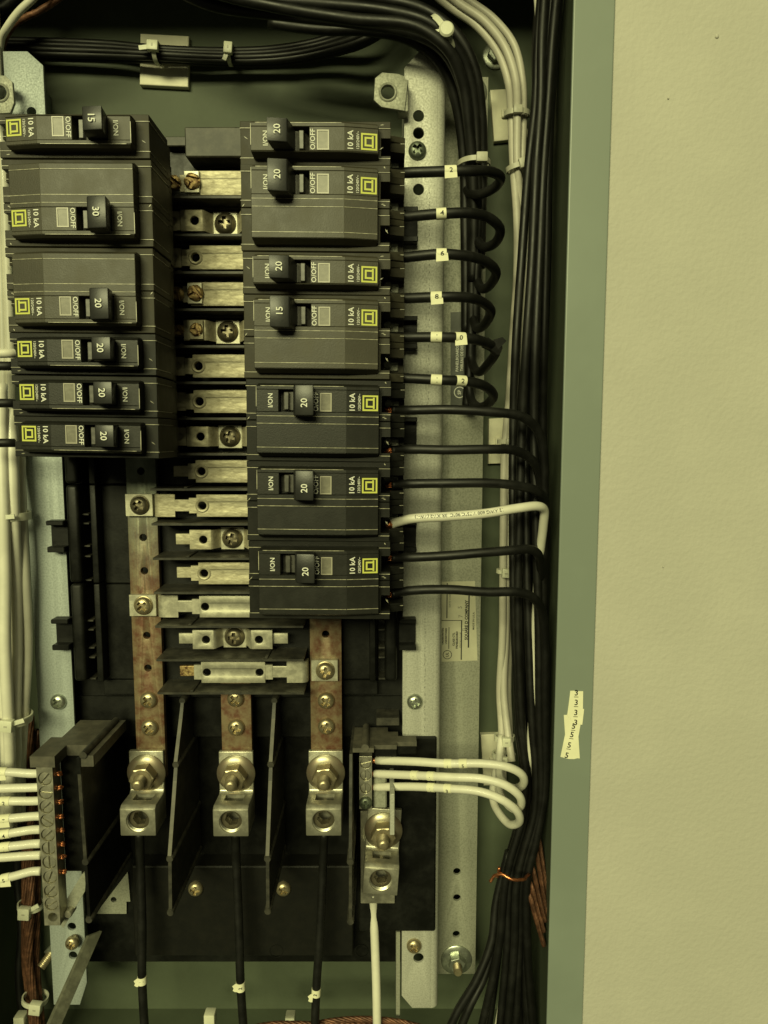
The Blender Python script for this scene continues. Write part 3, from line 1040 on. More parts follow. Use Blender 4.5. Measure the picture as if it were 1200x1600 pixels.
def white_terminal_bar():
    t = thing('neutral_bar', 'long aluminium neutral bar with a row of slotted screws gripping white wires', 'terminal bar')
    d = 95.0
    rows = [(72, 1217), (72.5, 1239), (73, 1261), (74, 1283), (74.5, 1305), (75, 1326), (76, 1348), (77, 1371), (78, 1393), (79, 1413)]
    xm = sum(X(x, y, d) for x, y in rows) / len(rows)
    zt, zb = Z(70, 1198, d), Z(82, 1446, d)
    hole = circle(xm + .4, Z(81, 1433, d), 2.6, 18)
    finish(plate([(xm - 4.3, zb), (xm + 4.3, zb), (xm + 4.3, zt), (xm - 4.3, zt)], d - 9, d, [hole] + [circle(xm, Z(px, py, d), 3.75, 20) for px, py in rows], .25), 'bar', M['alu'], t)
    finish(box(xm - 4.2, xm + 4.2, d - 8.8, d - 2.4, Z(82, 1424, d), zt - .1), 'bar_core', M['bronze'], t)
    for i, (px, py) in enumerate(rows):
        screw(t, (xm, -d + 1.3, Z(px, py, d)), 3.45, M['alu'], 'slot', spin=(-50, 5, -45, 35, -45, 90, 88, -70, -50, -30)[i])
    xi = xm + 4.3
    for i, y in enumerate((1208, 1230, 1252, 1275, 1296, 1318, 1338, 1361)):
        z = Z(98, y, d - 5)
        for j in range(7):
            a = j * math.pi / 3
            o = Vector((0, math.cos(a) * .75 if j < 6 else 0, math.sin(a) * .75 if j < 6 else 0))
            s = Vector((xi - 1, -(d - 4.5), z)) + o
            e = s + Vector((2.6 + random.random() * 1.4, 0, 0)) + o * .25
            if i == 0 and j == 0:
                bundle = []
            bundle.append((s, e))
    bm = None
    for i in range(8):
        bm = bmesh.new()
        for s, e in bundle[i * 7:(i + 1) * 7]:
            join(bm, tube([s, (s + e) / 2, e], .42, 6))
        finish(bm, 'copper_end', M['copper'], t, True)
    # mounting link and small screw at the foot
    a = pxpoly([(92, 1440), (99, 1450), (133, 1392), (135, 1362), (128, 1366), (92, 1425)], 86)
    finish(plate(a, 84, 86.2, (), .3), 'mounting_link', M['zinc_dull'], t)
    s = P(110, 1423, 87)
    finish(lathe([(2.2, 84), (2.2, 90), (1.8, 90.5), (0, 90.5)], 14, s.x, s.z), 'link_screw', M['alu'], t, 40)
    return xm, d


NX, ND = white_terminal_bar()


def small_terminal_bar():
    t = thing('neutral_bar', 'short neutral bar of four screws under a black stepped cap', 'terminal bar')
    d = 70.0
    rows = [(572, 1193), (571, 1212), (571, 1232), (571, 1253)]
    xm = sum(X(x, y, d) for x, y in rows) / 4
    zt, zb = Z(571, 1182, d), Z(571, 1264, d)
    finish(plate([(xm - 3.6, zb), (xm + 3.6, zb), (xm + 3.6, zt), (xm - 3.6, zt)], d - 9, d, [circle(xm, Z(px, py, d), 3.15, 20) for px, py in rows[:3]], .25), 'bar', M['alu'], t)
    finish(box(xm - 3.5, xm + 3.5, d - 8.8, d - 2.4, zb + .2, zt - .1), 'bar_core', M['bronze'], t)
    for i, (px, py) in enumerate(rows[:3]):
        screw(t, (xm, -d + 1.2, Z(px, py, d)), 2.9, M['alu'], 'slot', spin=(-15, 88, 85)[i])
    screw(t, (xm, -d, Z(571, 1254, d)), 3.8, M['green_screw'], spin=0)
    finish(box(xm + 4.5, xm + 12, 50, d - 4, zb - 2, zb + 16, .8), 'link_block', M['zinc_dull'], t)
    a = X(612, 1235, 82)
    finish(box(a - 1, a + 1.6, 50, 84, Z(612, 1302, 82), Z(612, 1238, 82), .3), 'link_blade', M['zinc'], t)
    finish(bx(563, 617, 1268, 1412, 54.2, 56.4, .3), 'link_plate', M['alu'], t)
    # cap
    zt = Z(600, 1169, 78)
    x0 = X(551, 1169, 78)
    xs = [X(p, 1175, 78) for p in (584, 620, 652)]
    lo = [(x0, 50), (x0, 78), (xs[0], 78), (xs[0] + .1, 74), (xs[1], 74), (xs[1] + .1, 70), (xs[2], 70), (xs[2], 62), (xs[1] + 1, 62), (xs[1] + 1, 56), (xs[0] + 8, 56), (xs[0] + 8, 50)]
    c = finish(loft([(x, -d, zt) for x, d in lo], [(x, -d, zt - 2.5) for x, d in lo]), 'stepped_cap', M['pale_plastic'], t)
    finish(box(xs[0] + .6, xs[1], 60, 73.4, zt - 7, zt - 2.5, .3), 'cap_block', M['black'], c)
    finish(box(xs[1] + .2, xs[2], 56, 69.4, zt - 7.5, zt - 2.5, .3), 'cap_block', M['black'], c)
    finish(tube([Vector((xm, -50, zt + .4)), Vector((xm, -78.6, zt + .4))], 2.1, 14), 'round_rib', M['pale_plastic'], c, 40)
    finish(bx(588, 624, 1122, 1134, 42, 56, .3), 'cap_tab', M['fin'], c)
    # right barrier plate
    x = 0.5 * (X(546, 1347, 92) + X(549, 1440, 94))
    pts = [(80, zt - 2.5), (84, Z(550, 1225, 84)), (92, Z(546, 1347, 92)), (94, Z(549, 1440, 94))]
    loop = pts + [(33, pts[-1][1]), (33, zt - 2.5)]
    finish(loft([(x - .8, -d, z) for d, z in loop], [(x + .8, -d, z) for d, z in loop]), 'side_plate', M['fin'], t)
    for d, z in pts[2:]:
        finish(lathe([(2.0, 33), (2.0, d), (1.7, d + .5), (0, d + .5)], 14, x, z), 'round_rib', M['fin'], t, 40)


small_terminal_bar()


# ---------------------------------------------------------------- circuit breakers
BASE_D, SH, RZ = 55.0, 65.0, 72.0        # depth of the breaker foot; shoulder and raised face above that foot (local mm)
LEN = 67.6
_BMESH = {}


def slab(p0, w0, p1, w1, bev=.22):
    b = loft([(u, -d, -w0) for u, d in p0], [(u, -d, -w1) for u, d in p1])
    return bevel(b, bev, 1)


def case_bm(poles):
    bm = bmesh.new()
    for i in range(poles):
        o = i * 19.05
        for (a, b, dz, du) in ((0.12, 3.0, 0, 0), (3.0, 15.9, -.22, .15), (15.9, 18.93, .05, 0)):
            if b - a > 5:
                # middle slab with the wire notch at the outer end
                pr = [(0 + du, SH + dz), (63.4, SH + dz), (63.4, 3), (8.5, 3), (8.5, 20), (2.0, 27), (1.6, 34), (0 + du, 38)]
                join(bm, slab(pr, o + a, pr, o + b, .18))
                for (wa, wb, cut) in ((a, 7.2, 0), (7.2, 14.8, 1), (14.8, b, 0)):
                    pr = [(63.3, SH + dz), (LEN, SH + dz), (LEN, 50), (74.6, 48), (74.6, 12), (70, 3), (63.3, 3)] if not cut else [(63.3, 38), (74.6, 38), (74.6, 12), (70, 3), (63.3, 3)]
                    join(bm, slab(pr, o + wa, pr, o + wb, .06))
            else:
                pr = [(0 + du, SH + dz), (LEN, SH + dz), (LEN, 51), (74.6, 48), (74.6, 12), (70, 3), (8.5, 3), (8.5, 20), (2.0, 27), (1.6, 34), (0 + du, 38)]
                join(bm, slab(pr, o + a, pr, o + b, .25))
    return bm


def face_d(u, dz=0.0):
    return RZ + dz if u <= 47.2 else RZ + dz - (u - 47.2) * 0.16


def face_bm(poles):
    W = poles * 19.05
    bm = bmesh.new()

    def seg(u0, u1, w0, w1, da=0.0, db=0.0, ia=0.0, ib=0.0, bev=.2):
        def pf(dz, ins):
            pts = [(u0 + ins * (u0 < 7), SH - .5), (u0 + ins * (u0 < 7), face_d(u0, dz))]
            if u0 < 47.2 < u1:
                pts.append((47.2, face_d(47.2, dz)))
            pts += [(u1 - ins * (u1 > 60), face_d(u1, dz)), (u1 - ins * (u1 > 60), SH - .5)]
            return pts
        join(bm, slab(pf(da, ia), w0, pf(db, ib), w1, bev))
    a, z = 6.0, 62.2
    seg(a, z, 2.4, 3.6, -2.0, -.05, .8, 0)
    seg(a, z, 3.6, 5.2)
    seg(a, 16.2, 5.2, 15.3, -.12, -.12)
    seg(31.8, z, 5.2, 15.3, -.12, -.12)
    cuts = [15.3]
    if poles == 2:
        seg(a, z, 15.3, 17.2)
        seg(a, z, 17.2, 20.6, .1, .1)
        seg(a, z, 20.6, W - 6.6, -.1, -.1)
        seg(a, z, W - 6.6, W - 4.2)
        seg(a, z, W - 4.2, W - 2.4, -.05, -4.4, 0, .6)
    else:
        seg(a, z, 15.3, 15.7)
        seg(a, z, 15.7, 16.9, -.05, -4.0, 0, .5)
    return bm


def handle_bm(on, two):
    # tilted toggle: foot in the slot, flared top
    wc = 10.4
    hw0, hw1 = 4.6, (6.9 if two else 5.0)
    f0, f1 = (21.6, 19.0) if on else (26.4, 28.9)
    lo = [(f0 - 4.6, RZ - 6), (f0 + 4.6, RZ - 6)]
    pts = []
    secs = [(f0, RZ - 6, 4.4, hw0), (f0 + (f1 - f0) * .45, RZ + 1.2, 4.4, hw0), (f0 + (f1 - f0) * .5, RZ + 1.8, 4.5, hw1), (f1, RZ + 9.5, 4.3, hw1 - .15)]
    bm = bmesh.new()
    rings = []
    for u, d, hu, hw in secs:
        rings.append([bm.verts.new((u + su * hu, -d - (0.5 * (-su if on else su) if d > RZ + 8 else 0), -(wc + sw * hw))) for su, sw in ((-1, -1), (1, -1), (1, 1), (-1, 1))])
    bm.faces.new(rings[0])
    bm.faces.new(rings[-1])
    for p, q in zip(rings, rings[1:]):
        for i in range(4):
            bm.faces.new((p[i], p[(i + 1) % 4], q[(i + 1) % 4], q[i]))
    bmesh.ops.recalc_face_normals(bm, faces=bm.faces)
    return bevel(bm, .55, 2), f1, wc


def cached(key, make, m, smooth=None):
    if key not in _BMESH:
        bm = make()
        bmesh.ops.recalc_face_normals(bm, faces=bm.faces)
        me = bpy.data.meshes.new(key.split(':')[0])
        for v in bm.verts:
            v.co *= MM
        bm.to_mesh(me)
        bm.free()
        me.materials.append(m)
        if smooth:
            for p in me.polygons:
                p.use_smooth = True
            me.set_sharp_from_angle(angle=RAD(smooth))
        _BMESH[key] = me
    return _BMESH[key]


def logo_bm():
    bm = bmesh.new()
    u, w, s = 58.1, 10.9, 3.55
    sl = lambda x: face_d(x) + .02
    def ringp(a, b, cut=None):
        out = [(u - a, -w - a), (u + a, -w - a), (u + a, -w + a), (u - a, -w + a)]
        inn = [(u - b, -w - b), (u + b, -w - b), (u + b, -w + b), (u - b, -w + b)]
        p = plate(out, 0, .05, [inn])
        for v in p.verts:
            v.co.y = -(sl(v.co.x) + (0.04 if v.co.y < -.01 else 0))
        return p
    join(bm, ringp(s, s - .75))
    # letter D: a frame with serifs
    q = ringp(2.0, 1.2)
    join(bm, q)
    for sg in (-1, 1):
        b = box(u + 1.2, u + 2.0, 0, .05, -w + sg * 2.0 - .3, -w + sg * 2.0 + .3)
        for v in b.verts:
            v.co.x += .0
            v.co.y = -(sl(v.co.x) + (0.05 if v.co.y < -.01 else 0))
            v.co.z += sg * .25
        join(bm, b)
    return bm


def pt(s, size, u, w, bold=0.03, sx=1.0, d=None):
    return text_bm(s, size, u, -w, d or 0, 90, bold, slope=None if d else (lambda x: face_d(x) + .05), sx=sx)


def glint_chip_bm(poles):
    """moulded case seams and rims with painted pale highlights, plus chipped flecks"""
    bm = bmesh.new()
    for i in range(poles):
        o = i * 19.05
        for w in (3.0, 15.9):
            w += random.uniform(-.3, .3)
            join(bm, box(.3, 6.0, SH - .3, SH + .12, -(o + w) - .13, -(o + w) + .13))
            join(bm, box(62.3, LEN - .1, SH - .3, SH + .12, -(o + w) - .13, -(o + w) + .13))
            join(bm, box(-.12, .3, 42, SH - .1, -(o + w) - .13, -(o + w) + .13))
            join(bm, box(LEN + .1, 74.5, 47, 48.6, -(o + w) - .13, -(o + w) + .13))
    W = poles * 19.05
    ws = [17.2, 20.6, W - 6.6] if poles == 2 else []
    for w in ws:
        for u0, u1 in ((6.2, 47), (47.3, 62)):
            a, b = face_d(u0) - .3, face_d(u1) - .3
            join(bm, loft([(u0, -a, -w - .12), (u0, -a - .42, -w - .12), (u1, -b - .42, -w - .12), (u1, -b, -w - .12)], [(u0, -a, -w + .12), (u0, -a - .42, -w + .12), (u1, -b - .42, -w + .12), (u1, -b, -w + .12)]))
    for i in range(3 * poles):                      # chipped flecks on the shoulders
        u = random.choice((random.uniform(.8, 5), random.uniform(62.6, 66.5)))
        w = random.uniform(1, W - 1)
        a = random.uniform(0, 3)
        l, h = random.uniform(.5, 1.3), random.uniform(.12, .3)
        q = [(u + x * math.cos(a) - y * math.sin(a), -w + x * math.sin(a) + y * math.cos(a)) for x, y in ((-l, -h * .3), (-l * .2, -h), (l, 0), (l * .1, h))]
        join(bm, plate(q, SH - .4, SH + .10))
    # highlight painted along the upper rim of the raised face
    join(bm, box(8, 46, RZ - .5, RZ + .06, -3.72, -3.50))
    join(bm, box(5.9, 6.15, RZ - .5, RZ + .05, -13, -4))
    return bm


def breaker(label, loc, poles, amps, on, flip, group, tilt=0.0, new=False):
    t = thing('circuit_breaker', label, 'breaker', group, loc=loc, rot=(0, RAD((180 if flip else 0) + tilt), 0))
    two = poles == 2
    k = str(poles)
    nw = '_new' if new else ''
    link(cached('case:' + k + nw, lambda: case_bm(poles), M['case' + nw]), 'case', None, t)
    link(cached('seam:' + k, lambda: glint_chip_bm(poles), M['glint_chip']), 'seam', None, t)
    f = link(cached('face_plate:' + k + nw, lambda: face_bm(poles), M['face' + nw]), 'face_plate', None, t)
    link(cached('slot_floor:', lambda: box(16.4, 31.6, SH - .3, SH + .6, -15.1, -5.4), M['slot']), 'slot_floor', None, f)
    w = link(cached('indicator_window:', lambda: box(35.6, 40.1, RZ - 1, RZ - .1, -14.6, -7.0, .1), M['window']), 'indicator_window', None, f)
    link(cached('window_rim:', lambda: plate([(35.2, -15), (40.5, -15), (40.5, -6.6), (35.2, -6.6)], RZ - .5, RZ + .16, [[(35.7, -14.5), (35.7, -7.1), (40, -7.1), (40, -14.5)]], .08), M['window_rim']), 'window_rim', None, w)
    h = link(cached('toggle:%d%d' % (on, two), lambda: handle_bm(on, two)[0], M['handle'], 40), 'toggle', None, t)
    f1 = 19.0 if on else 28.9
    link(cached('toggle_hub:%d' % on, lambda: hub_bm(on), M['hub'], 40), 'toggle_hub', None, h)
    link(cached('amp_number:%s%d' % (amps, on), lambda: pt(amps, 4.1, f1 + .2, 10.4 if on else 11.6, .05, d=RZ + 10.2), M['ink_white']), 'amp_number', None, h)
    link(cached('off_text:', lambda: pt('O/OFF', 3.1, 33.4, 10.6), M['ink_white']), 'off_text', None, f)
    link(cached('on_text:', lambda: pt('I/ON', 3.1, 12.6, 10.2), M['ink_white']), 'on_text', None, f)
    link(cached('rating_text:', lambda: pt('10 kA', 3.5, 50.0, 10.8, .05), M['ink_white']), 'rating_text', None, f)
    link(cached('voltage_text:', lambda: pt('120/240V~', 1.75, 53.2, 10.6, .01), M['ink_white']), 'voltage_text', None, f)
    link(cached('square_logo:', logo_bm, M['ink_yellow']), 'square_logo', None, f)
    # wire clamps at the outer end
    for i in range(poles):
        me = cached('wire_clamp:', lambda: join(lathe([(2.2, 30), (2.2, 40.5), (1.8, 41)], 16, 66.6, -9.6), box(64, 72, 36, 39, -12.8, -8.2, .4)), M['zinc_dull'], 40)
        c = link(me, 'wire_clamp', None, t)
        c.location = (0, 0, -19.05 * i * MM)
    return t


def hub_bm(on):
    bm = bmesh.new()
    n = 14
    c, r = 24.0, 8.2
    pr = []
    for i in range(n + 1):
        a = RAD(25 + 130 * i / n)
        pr.append((c + r * math.cos(a), SH - 3.5 + r * math.sin(a)))
    a, b = [(u, -d, -6.2) for u, d in pr], [(u, -d, -14.4) for u, d in pr]
    join(bm, loft(a, b))
    u = 28.2 if on else 19.6
    join(bm, box(u - 1.1, u + 1.1, SH, RZ - 1.0, -14.3, -6.3, .3))
    return bm


FACE_D = 120.0
RB = [(1, '20', True, 188, 374.5), (2, '20', True, 255, 375), (1, '20', True, 392, 378.7), (2, '15', True, 459, 380), (2, '20', False, 591, 384.8), (2, '20', False, 719, 385.2), (2, '20', False, 844, 388)]
LB = [(1, '15', True, 180, 248, 234), (2, '30', True, 250, 386, 239), (2, '20', True, 387, 521, 240), (1, '20', True, 522, 587, 243.5), (1, '20', True, 588, 653, 245), (1, '20', True, 654, 717, 247)]
WORD = {1: 'single-pole', 2: 'two-pole'}
XIN = sum(X(x, y, FACE_D) for _, _, _, y, x in RB) / len(RB)
LEFT_X = sum(X(x, (y0 + y1) / 2, FACE_D) for _, _, _, y0, y1, x in LB) / len(LB)
BREAK_R = []
pole = 0
for i, (n, a, on, y, x) in enumerate(RB):
    xx = 0.6 * X(x, y, FACE_D) + 0.4 * XIN
    zz = Z(x, y + .5, FACE_D)
    lab = '%s %s amp black breaker switched %s, %s from the top in the column of seven' % (WORD[n], a, 'on' if on else 'off', ORD[i]) if i else \
        'single-pole 20 amp black breaker switched on, topmost in the column of seven'
    breaker(lab, (xx, -BASE_D, zz), n, a, on, False, 'breakers in the column of seven', tilt=(0.25, 0.5, 0.6, 0.55, 0.7, 0.6, 0.35)[i], new=i > 3)
    BREAK_R.append((xx, zz))
for i, (n, a, on, y0, y1, x) in enumerate(LB):
    xx = 0.6 * X(x, (y0 + y1) / 2, FACE_D) + 0.4 * LEFT_X
    zz = Z(x, y1, FACE_D)
    lab = '%s %s amp black breaker switched on, %s from the top in the column of six' % (WORD[n], a, ORD[i]) if i else \
        'single-pole 15 amp black breaker switched on, topmost in the column of six'
    breaker(lab, (xx, -BASE_D, zz), n, a, on, True, 'breakers in the column of six', tilt=(0.2, 0.2, 0.4, 0.6, 0.7, 0.9)[i], new=i > 2)


# ---------------------------------------------------------------- wires
def wire(label, pts, r, m, name='wire', cat='wire', group=None, per=7, n=12, parent=None, **kw):
    path = spline([P(*p) for p in pts], per)
    o = finish(tube(path, r, n, **kw), name, M[m], parent, True)
    if parent is None:
        tag(o, label, cat, group)
    return o, path


def arclen(path, px):
    """length along the path where its photo x reaches px (paths that start at small x)"""
    s = 0.0
    for a, b in zip(path, path[1:]):
        for q in (b,):
            dep = (CAM_D + q.y) * CP - q.z * SP
            if 600 + q.x * F_PX / dep >= px:
                return s
        s += (b - a).length
    return s


def marker(parent, path, s0, L, r, texts, size=2.6, turn=0.0, flag=None):
    """paper sleeve round a wire, with printed characters [(text, along, around)]"""
    acc, pts = 0.0, []
    for a, b in zip(path, path[1:]):
        l = (b - a).length
        k = max(2, int(l / .6))
        for i in range(k):
            q = acc + l * i / k
            if s0 - L / 2 <= q <= s0 + L / 2:
                pts.append(a.lerp(b, i / k))
        acc += l
    mk = finish(tube(pts, r + .22, 16), 'marker_sleeve', M['paper'], parent, 40)
    bm = bmesh.new()
    for s, al, ar in texts:
        join(bm, text_on_wire(path, r + .28, s0 + al, s, size, ar, turn, .06))
    finish(bm, 'marker_number', M['ink'], mk)
    if flag:
        c = pts[len(pts) // 2]
        fl = plate([(c.x - L / 2, c.z - r - flag), (c.x + L / 2 + .4, c.z - r - flag + .5), (c.x + L / 2, c.z), (c.x - L / 2, c.z)], -c.y + r - .25, -c.y + r - .05)
        finish(fl, 'marker_flag', M['paper'], mk)
    return mk


R1 = 2.5
# six numbered black wires looping behind into the inner bundle
NUM = [
    ([(605, 272, 93), (632, 270, 96), (690, 268, 99), (735, 267, 98), (765, 268, 92), (782, 277, 82), (774, 292, 70), (752, 303, 58), (735, 302, 46), (727, 288, 36), (726, 240, 32)], [('2', 705, '2', 0)]),
    ([(605, 342, 93), (632, 339, 96), (690, 334, 100), (735, 333, 98), (763, 340, 92), (781, 357, 82), (775, 378, 68), (758, 386, 56), (745, 372, 42), (741, 330, 34)], [('4', 692, '4', 0)]),
    ([(605, 403, 93), (632, 402, 96), (690, 397, 100), (735, 401, 97), (760, 409, 90), (775, 425, 80), (765, 446, 64), (752, 450, 48), (744, 430, 38), (742, 380, 34)], [('6', 691, '6', 0)]),
    ([(605, 466, 93), (632, 466, 96), (690, 464, 100), (730, 465, 97), (752, 471, 90), (767, 486, 78), (756, 508, 62), (744, 511, 46), (738, 490, 36), (736, 440, 32)], [('8', 689, '8', 0)]),
    ([(605, 527, 93), (632, 527, 96), (690, 527, 99), (735, 529, 96), (758, 535, 90), (775, 547, 80), (763, 568, 66), (748, 581, 50), (737, 565, 38), (735, 510, 34)], [('10', 689, '1', 0), ('10', 723, '0', 0)]),
    ([(605, 591, 93), (632, 591, 96), (690, 594, 99), (730, 596, 96), (757, 603, 90), (771, 618, 78), (758, 634, 62), (744, 634, 48), (735, 620, 38), (731, 560, 32)], [('12', 686, '1', 0), ('12', 722, '2', 0)]),
]
for i, (pts_, mk) in enumerate(NUM):
    o, path = wire('black wire with paper number marker, %s of the six looping wires' % ('topmost', 'second', 'third', 'fourth', 'fifth', 'lowest')[i], pts_, R1, 'wire_black', group='numbered black branch wires', name='wire', n=14)
    for j, (_, px, s, _) in enumerate(mk):
        marker(o, path, arclen(path, px), 5.6, R1, [(s, 0.2, -8)], 3.2, flag=(1.6 if i in (0, 2, 3) or (i == 4 and j) else None))
    if i == 4:      # black tape knot
        c = P(769, 543, 84)
        k = finish(tube([c + Vector((-4, -1, 2.4)), c + Vector((-.5, -1.5, .2)), c + Vector((3.2, 0, -2.0))], lambda u: 3.1 + .5 * math.sin(u * 9), 9), 'tape_wrap', M['wire_black'], o)
        finish(loft([tuple(c + Vector(v)) for v in ((0, -3.3, 3.5), (5, -2, 5), (7, -2, 3), (2, -3.6, -2))], [tuple(c + Vector(v)) for v in ((0, -3.0, 3.5), (5, -1.7, 5), (7, -1.7, 3), (2, -3.3, -2))]), 'tape_end', M['wire_black'], k)

# lower branch wires turning down beside the cabinet wall
DOWN = [
    ([(611, 641, 99), (640, 641, 96), (700, 640, 99), (770, 644, 99), (815, 651, 95), (840, 672, 90), (849, 705, 86), (850, 780, 80), (848, 950, 72), (849, 1150, 68), (846, 1250, 66), (820, 1370, 68), (818, 1480, 66), (828, 1620, 62)], 'black'),
    ([(611, 704, 99), (640, 702, 96), (700, 703, 99), (770, 702, 98), (805, 704, 93), (832, 720, 86), (844, 750, 80), (846, 820, 74), (843, 1000, 66), (842, 1200, 64), (830, 1290, 64), (812, 1372, 66), (806, 1480, 64), (812, 1620, 58)], 'black'),
    ([(611, 758, 99), (640, 756, 96), (700, 755, 99), (770, 755, 98), (815, 760, 94), (840, 768, 88), (851, 785, 80), (852, 830, 74), (850, 1000, 64), (850, 1200, 58), (838, 1300, 60), (814, 1372, 62), (810, 1480, 60), (816, 1620, 54)], 'black'),
    ([(611, 819, 99), (640, 811, 96), (700, 807, 99), (760, 802, 100), (810, 794, 98), (840, 791, 94), (850, 797, 89), (849, 820, 84), (842, 880, 74), (836, 1000, 68), (832, 1120, 68), (822, 1230, 62), (806, 1330, 36), (800, 1420, 50), (795, 1500, 50), (776, 1620, 60)], 'white'),
    ([(611, 872, 99), (640, 871, 96), (700, 868, 99), (760, 863, 99), (810, 859, 96), (826, 858, 93), (839, 864, 88), (845, 884, 80), (843, 930, 68), (834, 1050, 60), (834, 1200, 58), (820, 1290, 56), (800, 1372, 56), (792, 1480, 54), (790, 1620, 50)], 'black'),
    ([(611, 929, 99), (640, 923, 96), (700, 921, 99), (760, 925, 99), (805, 925, 97), (830, 932, 93), (845, 950, 88), (851, 985, 82), (852, 1100, 76), (850, 1240, 72), (836, 1320, 72), (824, 1372, 72), (824, 1480, 70), (834, 1620, 66)], 'black'),
]
names = ['fifth', 'fifth', 'sixth', 'sixth', 'seventh', 'seventh']
for i, (pts_, c) in enumerate(DOWN):
    if c == 'white':
        o, path = wire('white printed wire leaving the sixth breaker of the column of seven', pts_, 2.4, 'wire_white', n=14)
        bm = text_on_wire(path, 2.44, arclen(path, 720), '12 AWG 600 V 75\u00b0C/90\u00b0C  3R XV-2 (VW-1)', 2.4, 22, 180, .04)
        finish(bm, 'jacket_print', M['ink'], o)
        finish(tube([P(603, 821, 99), P(613, 818, 99)], 1.7, 10, lobes=5), 'copper_end', M['copper'], o, True)
    else:
        o, path = wire('black wire from the %s pole of the %s breaker in the column of seven' % ('upper' if i in (0, 2, 4) else 'lower', names[i]), pts_, 2.4, 'wire_black', n=14)
        bm = bmesh.new()
        e, q = path[0], path[2]
        for j in range(9):
            a = j * 2.4
            off = Vector((0, math.cos(a), math.sin(a))) * (0.35 + .12 * j)
            s = e + Vector((-2.6 + random.uniform(-1.2, .4), 0, 0)) + off * 1.2
            join(bm, tube([s, (s + e + off * .8) / 2 + Vector((.8, 0, 0)), e + Vector((3, 0, 0)) + off * .7], .36, 6))
        finish(bm, 'copper_end', M['copper'], o, True)

# inner black bundle over the strap
TOPB = [[(250, -30, 60), (330, 8, 60), (450, 24, 60), (560, 36, 62), (640, 50, 64), (690, 76, 64), (717, 120, 60), (730, 180, 54), (735, 250, 46), (738, 340, 42), (737, 470, 38), (735, 560, 36), (729, 640, 34)],
        [(300, -32, 68), (390, -4, 68), (500, 6, 68), (600, 16, 70), (668, 34, 72), (706, 66, 70), (731, 110, 64), (742, 175, 56), (745, 250, 50), (746, 340, 44), (744, 440, 40), (742, 520, 36)],
        [(420, 36, 44), (500, 46, 46), (580, 48, 50), (640, 62, 54), (682, 92, 56), (707, 140, 52), (720, 200, 46), (726, 270, 40), (727, 350, 36), (728, 440, 34), (728, 520, 33)],
        [(380, -40, 56), (480, -14, 58), (590, -2, 60), (664, 16, 62), (712, 52, 62), (741, 106, 58), (752, 180, 50), (754, 250, 44), (752, 330, 40), (750, 420, 36)],
        [(230, -60, 70), (330, -14, 72), (450, 14, 74), (550, 30, 75), (650, 42, 76), (700, 78, 74), (723, 130, 66), (733, 200, 58), (739, 280, 50), (741, 360, 44), (738, 440, 40)]]
for p in TOPB:
    wire('thick black wire of the bundle arching over the corner and down the galvanized strap', p, 2.9, 'wire_black', group='black wires arching down the strap', n=14)
# cross bundle over the top of the columns
for i, (dy, d) in enumerate(((0, 9), (7, 13), (14, 12), (-6, 9), (20, 8), (3, 6))):
    p = [(-40, 68 + dy * .9, d), (60, 70 + dy, d), (170, 74 + dy * .95, d + 1), (250, 80 + dy * .7, d + 4), (360, 84 + dy * .8, d + 1), (440, 80 + dy * .9, d + 2), (510, 66 + dy, d + 6), (575, 40 + dy * 1.3, d + 16), (640, -20 + dy * 2, d + 20)]
    wire('thin black wire in the level bundle held by the adhesive tie mount', p, 1.95, 'wire_black', group='black wires in the level bundle', n=10)

# right bundle, running the whole height by the cabinet wall
BUN = [(-40, 842, 880), (60, 834, 872), (160, 832, 866), (260, 822, 862), (400, 814, 858), (540, 806, 852), (660, 802, 848), (820, 800, 848), (980, 799, 850), (1140, 806, 850), (1200, 814, 852), (1270, 810, 850), (1370, 784, 824), (1480, 772, 826), (1620, 742, 836)]
wl = [(0.08, 70), (0.30, 78), (0.52, 74), (0.75, 80), (0.95, 66), (0.18, 52), (0.42, 56), (0.64, 58), (0.86, 50)]
for i, (f, d) in enumerate(wl):
    ph = random.uniform(0, 6.28)
    p = []
    for y, a, b in BUN:
        g = f + .10 * math.sin(y / 210.0 + ph)
        g = min(max(g, 0), 1)
        lower = -8 if y > 640 else 0
        p.append((a + (b - a) * g, y, d + lower + 5 * math.sin(y / 300.0 + ph * 2)))
    wire('black wire of the thick bundle running down beside the cabinet side wall', p, 2.35, 'wire_black', group='black wires in the thick side bundle', n=12)
for p in ([(795, 1330, 52), (775, 1410, 56), (768, 1470, 60), (745, 1530, 64), (715, 1580, 66), (695, 1625, 68)], [(805, 1330, 46), (785, 1400, 50), (772, 1480, 52), (755, 1530, 56), (735, 1570, 60), (712, 1625, 62)]):
    wire('black wire splitting away from the thick bundle towards the cabinet bottom', p, 2.5, 'wire_black', group='black wires splitting off the bundle', n=12)
wire('slim white wire threading between the black wires of the thick bundle', [(838, -20, 62), (842, 60, 60), (838, 200, 58), (824, 400, 60), (818, 560, 62), (816, 700, 60), (814, 800, 40)], 1.7, 'wire_white', n=10)

